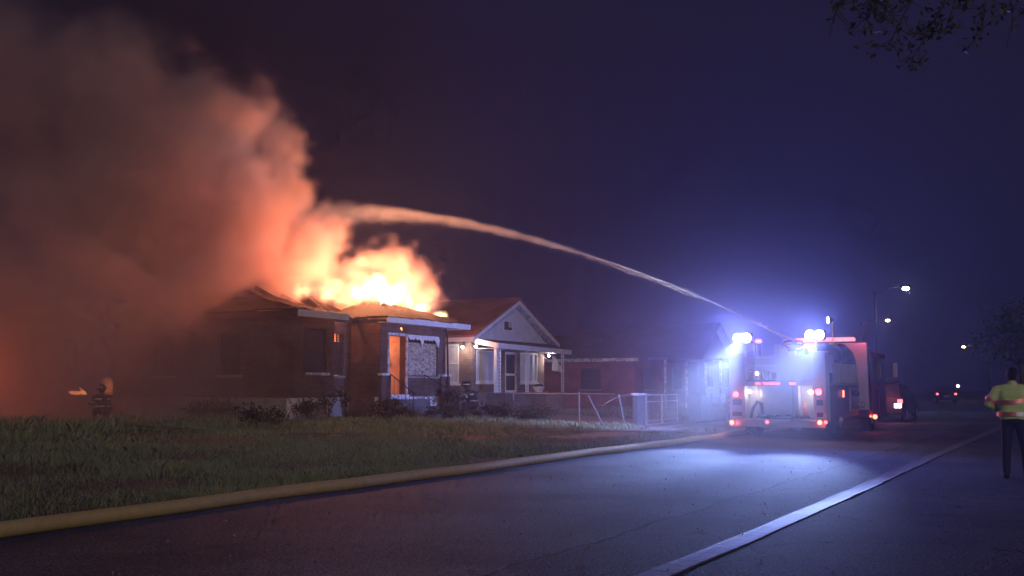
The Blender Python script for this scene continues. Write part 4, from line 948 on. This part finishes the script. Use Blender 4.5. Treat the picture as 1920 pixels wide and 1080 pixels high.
# ------------------------------------------------------------------ people
def skin_body(name, caps, mat, parent, voxel=.022, smooth=6):
    mb = MB()
    for a, b, ra, rb in caps: mb.capsule(a, b, ra, rb)
    o = mb.build(name, mat, parent, smooth=True, local=True)
    m = o.modifiers.new('join', 'REMESH'); m.mode = 'VOXEL'; m.voxel_size = voxel; m.use_smooth_shade = True
    m = o.modifiers.new('soften', 'SMOOTH'); m.iterations = smooth; m.factor = .5
    return o
def band(mb, cx, cy_, z, rx, ry, h, tilt=0.0, n=28, lift=.0, a0=0, a1=2 * math.pi, z_of=None):
    """a strip of tape round an elliptical limb or trunk"""
    vs = []
    closed = abs(a1 - a0 - 2 * math.pi) < 1e-6
    k = n if closed else n + 1
    for i in range(k):
        t = a0 + (a1 - a0) * i / n
        zz = z + tilt * math.cos(t) + (z_of(t) if z_of else 0)
        vs += [(cx + rx * math.cos(t), cy_ + ry * math.sin(t), zz - h / 2), (cx + rx * math.cos(t), cy_ + ry * math.sin(t), zz + h / 2)]
    fs = [(2 * i, 2 * ((i + 1) % k), 2 * ((i + 1) % k) + 1, 2 * i + 1) for i in range(n)]
    return mb.add(vs, fs)
M['lime'] = pm('lime_jacket', (.78, .95, .34), (.66, .84, .27), .75, scale=5, bump=.5, bscale=9)
M['tape'] = pm('orange_reflective_tape', (1.0, .36, .28), (1.0, .46, .36), .48, .8, scale=12, spec=.6)
M['tape_unlit'] = pm('unlit_reflective_tape', (.75, .75, .78), (.6, .6, .64), .5, .6, scale=12, spec=.6)  # unlit stretch of the orange tape, its lack of light painted grey
M['navy'] = pm('navy_trousers', (.018, .018, .028), (.028, .028, .04), .85, scale=8, bump=.4)
M['skin'] = pm('skin', (.22, .12, .085), None, .55)
M['black'] = pm('black_cloth', (.012, .012, .014), (.02, .02, .022), .8, scale=4)
PE = empty('person', (18.95, 1.13, 0), R(4 - 90), 'person seen from behind in lime jacket with orange reflective bands', 'person')
# local: +x to the person's right, +y ahead (away from the camera)
skin_body('body', [((0, .02, 1.50), (0, .035, 1.62), .055, .06), ((0, .045, 1.655), (0, .05, 1.70), .083, .085), ((0, .11, 1.64), (0, .115, 1.66), .05, .05), ((0, .0, 1.40), (0, .01, 1.5), .09, .06),
    ((-.16, .27, 1.10), (-.08, .34, 1.12), .042, .045), ((.16, .27, 1.10), (.08, .34, 1.12), .042, .045),
    ((-.09, .35, 1.13), (-.02, .39, 1.14), .013, .011), ((-.09, .36, 1.10), (-.02, .40, 1.11), .013, .011), ((-.09, .36, 1.075), (-.03, .40, 1.085), .012, .010), ((.09, .35, 1.13), (.02, .37, 1.16), .013, .011), ((.09, .36, 1.10), (.02, .39, 1.10), .013, .011),
    ((-.086, .045, 1.66), (-.09, .045, 1.685), .018, .02), ((.086, .045, 1.66), (.09, .045, 1.685), .018, .02)], M['skin'], PE, .016, 3)
skin_body('jacket', [((-.13, 0, 1.46), (.13, 0, 1.46), .085, .085), ((-.10, 0, 1.36), (.10, 0, 1.36), .145, .145), ((-.085, .01, 1.2), (.085, .01, 1.2), .155, .155), ((-.08, .01, 1.04), (.08, .01, 1.04), .155, .155), ((0, .01, 1.50), (0, .015, 1.56), .08, .065),
    ((-.22, 0, 1.44), (-.36, .0, 1.22), .088, .082), ((-.36, .0, 1.22), (-.20, .24, 1.11), .078, .06), ((.22, 0, 1.44), (.36, .0, 1.22), .088, .082), ((.36, .0, 1.22), (.20, .24, 1.11), .078, .06)], M['lime'], PE, .02, 5)
skin_body('trousers', [((-.07, .01, .98), (.07, .01, .98), .14, .14), ((-.1, .01, .9), (-.13, .02, .5), .10, .078), ((-.13, .02, .5), (-.145, -.01, .1), .075, .062), ((.1, .01, .9), (.14, .05, .5), .10, .078), ((.14, .05, .5), (.16, .06, .1), .075, .062)], M['navy'], PE, .02, 4)
for s, yy in ((-1, -.01), (1, .06)):
    skin_body('shoe', [((s * .15, yy - .06, .05), (s * .17, yy + .15, .045), .05, .048), ((s * .15, yy - .03, .09), (s * .15, yy, .1), .05, .045)], M['black'], PE, .014, 3)
skin_body('cap', [((0, .03, 1.725), (0, .04, 1.735), .092, .088), ((0, .12, 1.715), (0, .17, 1.705), .05, .045), ((0, -.005, 1.66), (0, -.0, 1.71), .07, .085)], M['black'], PE, .014, 3)
# reflective bands: two round the trunk, one on each upper arm
band(MB(), 0, .0, 1.245, .264, .180, .072, z_of=lambda t: .035 * math.cos(t) + .02 * abs(math.cos(t))).build('reflective_band', M['tape'], PE, local=True, smooth=True)
band(MB(), 0, .005, 1.05, .254, .180, .068, a0=math.pi * .7, a1=math.pi * 1.54).build('reflective_band', M['tape'], PE, local=True, smooth=True)
band(MB(), 0, .005, 1.05, .254, .180, .068, a0=math.pi * 1.545, a1=math.pi * 2.3).build('reflective_band', M['tape_unlit'], PE, local=True, smooth=True)
for s in (-1, 1):
    mb = MB(); a, b = Vector((s * .27, 0, 1.36)), Vector((s * .355, 0, 1.225)); d_ = (b - a).normalized()
    mb.tube([a + d_ * .075, a + d_ * .135], [.1, .098], 18, caps=False); mb.build('reflective_band', M['tape'], PE, local=True, smooth=True)
M['gear'] = pm('dark_turnout_gear', (.030, .026, .022), (.05, .042, .034), .85, scale=7, bump=.5)
M['tape_y'] = pm('yellow_green_reflective_tape', (.80, .85, .55), (.7, .75, .6), .35, scale=9, spec=.6)
def firefighter(label, x, y, z, rz, lean=0.12):
    f = empty('firefighter', (x, y, z), rz, label, 'person', 'firefighters on the lawn')
    skin_body('body', [((-.09, -.02, .42), (.09, -.02, .42), .15, .15), ((0, 0, .5), (0, lean, .80), .18, .2), ((-.15, lean, .86), (.15, lean, .86), .1, .1), ((0, lean + .02, .93), (0, lean + .06, 1.02), .07, .07), ((0, lean + .08, 1.08), (0, lean + .09, 1.13), .1, .1),
        ((-.1, 0, .4), (-.16, .40, .42), .115, .09), ((-.16, .40, .42), (-.17, .36, .08), .085, .07), ((.1, 0, .4), (.14, .26, .1), .115, .09), ((.14, .26, .1), (.15, -.18, .08), .085, .065), ((-.17, .36, .06), (-.18, .52, .05), .06, .05), ((.15, -.2, .08), (.15, -.26, .12), .06, .05),
        ((-.22, lean, .86), (-.30, lean + .2, .66), .085, .07), ((-.30, lean + .2, .66), (-.1, lean + .48, .62), .07, .055), ((.22, lean, .86), (.30, lean + .16, .64), .085, .07), ((.30, lean + .16, .64), (.06, lean + .4, .58), .07, .055)], M['gear'], f, .022, 4)
    hm = MB().tube([(0, lean + .08, 1.13), (0, lean + .08, 1.15)], [.19, .185], 18).ball((0, lean + .08, 1.16), (.125, .15, .13), 14, 8).build('helmet', M['black'], f, smooth=True, local=True)
    MB().box(-.012, .012, lean - .09, lean + .25, 1.2, 1.3).build('helmet_ridge', M['gear'], hm, local=True)
    MB().tube([(0, lean + .08, 1.175), (0, lean + .08, 1.205)], [.142, .138], 16, caps=False).build('helmet_band', M['tape_y'], hm, local=True)
    band(MB(), 0, .03, .56, .225, .20, .05).build('reflective_band', M['tape_y'], f, local=True, smooth=True)
    band(MB(), 0, lean, .80, .262, .215, .04).build('reflective_band', M['tape_y'], f, local=True, smooth=True)
    for s in (-1, 1): MB().tube([(s * .265, lean + .1, .76), (s * .28, lean + .14, .725)], .095, 14, caps=False).build('reflective_band', M['tape_y'], f, local=True, smooth=True)
    tk = MB().capsule((0, lean - .26, .58), (0, lean - .2, .88), .085, .085).build('air_tank', M['dark'], f, smooth=True, local=True)
    MB().tube([(-.1, lean + .48, .62), (-.02, lean + .62, .66), (.0, lean + .85, .74)], [.03, .03, .02], 8).build('nozzle', M['dark'], f, local=True)
    return f
firefighter('firefighter kneeling on the dark lawn at the left of the burning house', 20.4, 24.7, .47, R(-20), .16).scale = (.86, .86, .86)
firefighter('firefighter crouching beside the chain link fence near the front steps', 34.55, 20.9, .42, R(35), .22)
wl = tag(MB().tube(spline([(18.9, 21.9, .55), (18.6, 20.5, .52), (20, 18.2, .36), (24, 16.4, .25), (28.2, 14.6, .16), (30.2, 12.0, .12), (31, 10.2, .1)], 5), .03, 8).build('attack_hose', pm('attack_hose_jacket', (.25, .22, .18), (.18, .16, .13), .8), smooth=True), 'thin hose trailing through the grass to the kneeling firefighter', 'hose')
# ------------------------------------------------------------------ volumes (smoke, flames, spray)
class E:
    """tiny expression builder for geometry-node fields"""
    def __init__(s, t, sock): s.t, s.s = t, sock
    def _op(s, op, *a):
        n = s.t.nodes.new('ShaderNodeMath'); n.operation = op
        for i, v in enumerate((s,) + a):
            if isinstance(v, E): s.t.links.new(v.s, n.inputs[i])
            else: n.inputs[i].default_value = float(v)
        return E(s.t, n.outputs[0])
    def __add__(s, o): return s._op('ADD', o)
    __radd__ = __add__
    def __sub__(s, o): return s._op('SUBTRACT', o)
    def __rsub__(s, o): return s._op('MULTIPLY', -1.0)._op('ADD', o)
    def __mul__(s, o): return s._op('MULTIPLY', o)
    __rmul__ = __mul__
    def __truediv__(s, o): return s._op('DIVIDE', o)
    def min(s, o): return s._op('MINIMUM', o)
    def max(s, o): return s._op('MAXIMUM', o)
    def smin(s, o, k): return s._op('SMOOTH_MIN', o, k)
    def abs(s): return s._op('ABSOLUTE')
    def sqrt(s): return s._op('SQRT')
    def pow(s, k): return s._op('POWER', k)
    def step(s, a, b, lo=0.0, hi=1.0):
        n = s.t.nodes.new('ShaderNodeMapRange'); n.interpolation_type = 'SMOOTHSTEP'
        s.t.links.new(s.s, n.inputs[0])
        for i, v in zip((1, 2, 3, 4), (a, b, lo, hi)): n.inputs[i].default_value = v
        return E(s.t, n.outputs[0])
    def curve(s, pts):
        """piecewise smooth map through (in, out) points"""
        out = E(s.t, s.s) * 0.0 + pts[0][1]
        for (a, va), (b, vb) in zip(pts, pts[1:]):
            out = out + s.step(a, b, 0.0, vb - va)
        return out
def noise(t, vec, scale, detail, rough=0.55, off=0.0):
    n = t.nodes.new('ShaderNodeTexNoise'); n.noise_dimensions = '4D'
    t.links.new(vec, n.inputs['Vector'])
    n.inputs['W'].default_value = off
    n.inputs['Scale'].default_value = scale; n.inputs['Detail'].default_value = detail
    n.inputs['Roughness'].default_value = rough
    return n
def volume_object(name, lo, hi, voxel, field, mat, label=None, cat=None):
    """a closed body of smoke / flame / spray: a density grid computed from a field of position"""
    t = bpy.data.node_groups.new(name, 'GeometryNodeTree')
    t.interface.new_socket('Geometry', in_out='INPUT', socket_type='NodeSocketGeometry')
    t.interface.new_socket('Geometry', in_out='OUTPUT', socket_type='NodeSocketGeometry')
    go = t.nodes.new('NodeGroupOutput')
    pos = t.nodes.new('GeometryNodeInputPosition')
    sp = t.nodes.new('ShaderNodeSeparateXYZ'); t.links.new(pos.outputs[0], sp.inputs[0])
    x, y, z = (E(t, sp.outputs[i]) for i in range(3))
    d = field(t, pos.outputs[0], x, y, z)
    vc = t.nodes.new('GeometryNodeVolumeCube')
    t.links.new(d.s, vc.inputs['Density'])
    vc.inputs['Background'].default_value = 0.0
    vc.inputs['Min'].default_value = lo; vc.inputs['Max'].default_value = hi
    for k, i in zip('XYZ', range(3)):
        vc.inputs['Resolution ' + k].default_value = max(4, int((hi[i] - lo[i]) / voxel))
    sm = t.nodes.new('GeometryNodeSetMaterial'); sm.inputs['Material'].default_value = mat
    t.links.new(vc.outputs[0], sm.inputs[0]); t.links.new(sm.outputs[0], go.inputs[0])
    me = bpy.data.meshes.new(name); me.materials.append(mat)
    ob = bpy.data.objects.new(name, me); col.objects.link(ob)
    m = ob.modifiers.new('density', 'NODES'); m.node_group = t
    return tag(ob, label, cat, kind='stuff')
def volume_mat(name, color, density, aniso=0.0, emit=0.0, emit_color=(1, 1, 1), absorb=None, homog=False):
    m = bpy.data.materials.new(name); m.use_nodes = True
    nt = m.node_tree; nt.nodes.clear()
    out = nt.nodes.new('ShaderNodeOutputMaterial')
    pv = nt.nodes.new('ShaderNodeVolumePrincipled')
    pv.inputs['Color'].default_value = (*color, 1)
    pv.inputs['Anisotropy'].default_value = aniso
    pv.inputs['Density'].default_value = density
    if homog: pv.inputs['Density Attribute'].default_value = ''
    if absorb: pv.inputs['Absorption Color'].default_value = (*absorb, 1)
    if emit:
        at = nt.nodes.new('ShaderNodeAttribute'); at.attribute_name = 'density'
        ml = nt.nodes.new('ShaderNodeMath'); ml.operation = 'MULTIPLY'
        nt.links.new(at.outputs['Fac'], ml.inputs[0]); ml.inputs[1].default_value = emit
        nt.links.new(ml.outputs[0], pv.inputs['Emission Strength'])
        pv.inputs['Emission Color'].default_value = (*emit_color, 1)
    nt.links.new(pv.outputs[0], out.inputs['Volume'])
    return m

PUFFS = [(33.9, 23.7, 5.45, 1.15), (32.5, 24.1, 6.0, 1.35), (31.2, 24.3, 5.6, 1.3), (30.2, 24.6, 7.3, 1.35), (28.9, 24.9, 6.2, 1.9), (27.9, 25.4, 8.4, 1.9), (27.5, 25.6, 10.3, 2.0), (27.9, 25.6, 11.6, 1.5),
         (25.6, 25.6, 7.2, 3.0), (24.8, 26.0, 10.3, 2.8), (21.8, 26.5, 8.0, 4.0), (22.6, 27.0, 12.0, 2.6), (18.0, 27.5, 10.5, 4.2), (17.2, 28.0, 15.0, 3.2), (17.5, 28.0, 5.0, 4.6), (13.0, 29.0, 9.5, 5.5), (13.5, 29.0, 3.0, 5.0), (20.5, 30.0, 3.0, 4.0),
         (29.6, 24.0, 5.0, 1.1), (31.0, 24.0, 4.9, 1.1), (32.6, 23.8, 5.0, 1.1), (34.3, 23.3, 4.9, .7), (27.2, 24.6, 5.4, 1.5), (24.5, 26.5, 5.4, 2.6), (20.5, 26.8, 5.0, 3.4), (21.0, 26.5, 10.0, 3.6)]
def smoke_field(t, p, x, y, z):
    w = noise(t, p, 0.22, 2, off=3.1)
    sv = t.nodes.new('ShaderNodeVectorMath'); sv.operation = 'MULTIPLY_ADD'
    t.links.new(w.outputs['Color'], sv.inputs[0]); sv.inputs[1].default_value = (2.4, 2.4, 2.4)
    t.links.new(p, sv.inputs[2])
    n1 = E(t, noise(t, sv.outputs[0], 0.42, 4, 0.55, 1.0).outputs[0]) - 0.5
    n2 = E(t, noise(t, sv.outputs[0], 1.35, 4, 0.62, 9.0).outputs[0]) - 0.5
    n3 = E(t, noise(t, sv.outputs[0], 0.13, 2, 0.5, 4.0).outputs[0]) - 0.5
    tot = None
    for (cx, cy_, cz, r) in PUFFS:
        d = r - ((x - cx).pow(2.0) + (y - cy_).pow(2.0) + (z - cz).pow(2.0)).sqrt()
        tot = d if tot is None else tot._op('SMOOTH_MAX', d, 0.6)
    far = x.step(27.5, 16.0).max(z.step(9.8, 14.5))                                   # 0 by the fire, 1 where the plume has thinned
    bill = (n1.abs() * 6.0 - 0.60) + n2.abs() * 4.2 - 0.50 + n1 * (far * 4.0 + 1.2)
    s = tot + bill * (far * 0.4 + 0.75)
    edge_ = far * 4.0 + 0.28
    f = (s / edge_).max(0.0).min(1.0)
    dens = f * f * (3.0 - f * 2.0) * (1.25 - far * 0.97) * (n2 * 2.0 + n1 * 1.6 + 0.9).max(0.10)
    dens = dens * (z - 0.35).step(0.0, 1.2, 0.3, 1.0)
    # thinner low smoke rolling along the side wall and over the lawn
    low = x.step(14, 20) * x.step(26.5, 22.0) * y.step(20.0, 24.0) * y.step(44, 34) * z.step(6.5, 2.5)
    dens = dens + low * (n1 * 1.6 + 0.5).max(0.0) * 0.30
    return dens
def flame_field(blobs, amp):
    def f(t, p, x, y, z):
        st = t.nodes.new('ShaderNodeVectorMath'); st.operation = 'MULTIPLY'; st.inputs[1].default_value = (1.25, 1.25, .6)
        t.links.new(p, st.inputs[0])
        n = E(t, noise(t, st.outputs[0], 3.6, 4, 0.62, 2.0).outputs[0]) - 0.5
        tot = None
        for (bx, by, bz, rx, ry, rz, k) in blobs:
            e = (((x - bx) / rx).pow(2.0) + ((y - by) / ry).pow(2.0) + ((z - bz) / rz).pow(2.0)).sqrt()
            d = (1.0 - e + n * amp).step(0.0, 0.8) * k
            tot = d if tot is None else tot.max(d)
        return tot
    return f
# ------------------------------------------------------------------ smoke, flames, spray and haze
SMOKE = volume_mat('smoke', (0.91, 0.67, 0.58), 1.0, -0.1)
volume_object('smoke', (8, 19.5, 0.3), (37, 40, 19), 0.24, smoke_field, SMOKE, 'thick plume of smoke pouring from the burning roof and drifting left', 'smoke')
FIRE = (1.0, 0.215, 0.085)
FLAME = volume_mat('flame', (0.5, 0.4, 0.3), 0.15, 0.0, 26.0, (1.0, 0.50, 0.24))
BLOBS = [(30.35, 22.8, 5.0, .42, .3, .5, .42), (30.85, 22.75, 5.25, .42, .32, .45, .6), (31.2, 22.8, 5.05, .4, .3, .45, .42), (29.7, 22.9, 4.9, .5, .3, .4, .3), (28.3, 23.1, 4.7, .7, .3, .3, .16), (27.2, 23.3, 4.75, .5, .3, .3, .12), (32.1, 22.8, 4.9, .5, .3, .35, .3), (30.2, 22.9, 4.8, .9, .35, .25, .2), (29.0, 23.0, 4.55, .8, .3, .2, .1), (31.4, 22.9, 4.75, .5, .3, .35, .7), (32.9, 22.25, 4.5, .5, .22, .24, .8), (33.7, 21.9, 4.26, .45, .2, .17, .8), (32.4, 22.5, 4.75, .22, .2, .34, .6)]
volume_object('flames', (25.5, 21.3, 3.9), (35, 26, 7.2), 0.08, flame_field(BLOBS, 2.9), FLAME, 'white-hot flames bursting through the middle of the collapsed roof', 'flames')
REAR = [(27.6, 33.2, 1.5, .25, .3, .45, .12)]
FLAME2 = volume_mat('orange_flame', (0.5, 0.4, 0.3), 0.15, 0.0, 26.0, (1.0, 0.24, 0.07))
volume_object('rear_flames', (26.9, 32.4, .6), (28.3, 34, 2.6), 0.1, flame_field(REAR, 1.8), FLAME2, 'low flames glowing behind the rear corner of the burning house', 'flames')
for loc, e, r_ in [((30.8, 22.7, 5.5), 1250, .4), ((29.3, 22.8, 5.3), 720, .4), ((32.2, 22.7, 5.2), 500, .3), ((33.3, 22.3, 4.8), 250, .3), ((27.4, 22.9, 5.6), 400, .5), ((24.6, 23.0, 8.0), 40, .8), ((27.6, 32.6, 1.9), 120, .4), ((20.5, 33, 2.2), 200, .6), ((18.6, 28.2, 1.8), 50, .5)]:  # the lamp high in the smoke has no flame, added to brighten the plume
    lamp('fire_light', 'POINT', loc, e, (1.0, .36, .16) if loc[2] < 5.55 and loc[1] < 23 else FIRE, radius=r_)
def jet_field(t, p, x, y, z):
    st = t.nodes.new('ShaderNodeVectorMath'); st.operation = 'MULTIPLY'; st.inputs[1].default_value = (1, .45, 1)
    t.links.new(p, st.inputs[0])
    n = E(t, noise(t, st.outputs[0], 3.4, 5, .7, 7.0).outputs[0]) - .5
    zc = ((y * -0.00018166 + -0.00262196) * y + 0.56088046) * y + -1.16853987
    dz = z - zc
    dx = x - (31.35 + (y - 8.5) * .02)
    r = y.curve([(8.5, .05), (14, .085), (20, .17), (28, .5)])
    up = dz.max(0.0) / r; dn = dz.min(0.0) / (r * y.curve([(10, 1.0), (24, 1.8)]))
    e = (up.pow(2.0) + dn.pow(2.0) + (dx / r).pow(2.0)).sqrt()
    k = y.curve([(8.5, 16.0), (14, 6.5), (22, 2.6), (28, .6)])
    return ((1.0 - e + n * 2.0).step(0.0, 1.0) * k + (1.0 - e * .3 + dz.min(0.0) * .2 + n).step(0.2, 1.2) * dz.step(.15, -.1) * .045) * y.step(8.45, 8.7) * y.step(28.8, 25.5)
JETM = volume_mat('water_spray', (.96, .96, .97), 1.0, .1)
volume_object('water_jet', (30.6, 8.4, 2.9), (32.8, 28.8, 9.4), 0.085, jet_field, JETM, 'arching jet of water from the fire engine onto the burning roof', 'water jet')
def soot_field(t, p, x, y, z):
    n = E(t, noise(t, p, .11, 4, .6, 8.0).outputs[0])
    return x.step(20, 30) * x.step(62, 40) * y.step(28, 33) * y.step(52, 46) * z.step(4.5, 8.5) * z.step(26, 22) * (n * 2.4 - .55).max(0.0) * .085
SOOT = volume_mat('soot', (.16, .12, .12), 1.0, 0.0)
volume_object('drifting_smoke', (20, 28, 4.5), (62, 52, 26), 0.9, soot_field, SOOT, 'thin dark smoke drifting across the sky behind the houses', 'smoke')
def mist_field(t, p, x, y, z):
    n = E(t, noise(t, p, .5, 3, .6, 5.0).outputs[0])
    e = (((x - 26.0) / 6.5).pow(2.0) + ((y - 8.6) / 4.2).pow(2.0) + ((z - 1.6) / 3.4).pow(2.0)).sqrt()
    return e.step(1.0, .1) * (n * 1.5 - .1).max(0.0) * .035 + e.step(1.7, .0) * .012
MIST = volume_mat('spray_mist', (.92, .93, .95), 1.0, .35)
volume_object('spray_mist', (14, 1, .02), (41, 16.2, 7.8), 0.5, mist_field, MIST, 'fine water mist hanging in the floodlight beams behind the fire engine', 'mist')
HAZE = volume_mat('haze', (.55, .62, .98), .0022, .65, homog=True)
hz = MB().box(-60, 620, -300, 420, -1.2, 45).build('haze', HAZE)
tag(hz, 'thin night haze filling the street', 'haze', kind='stuff')
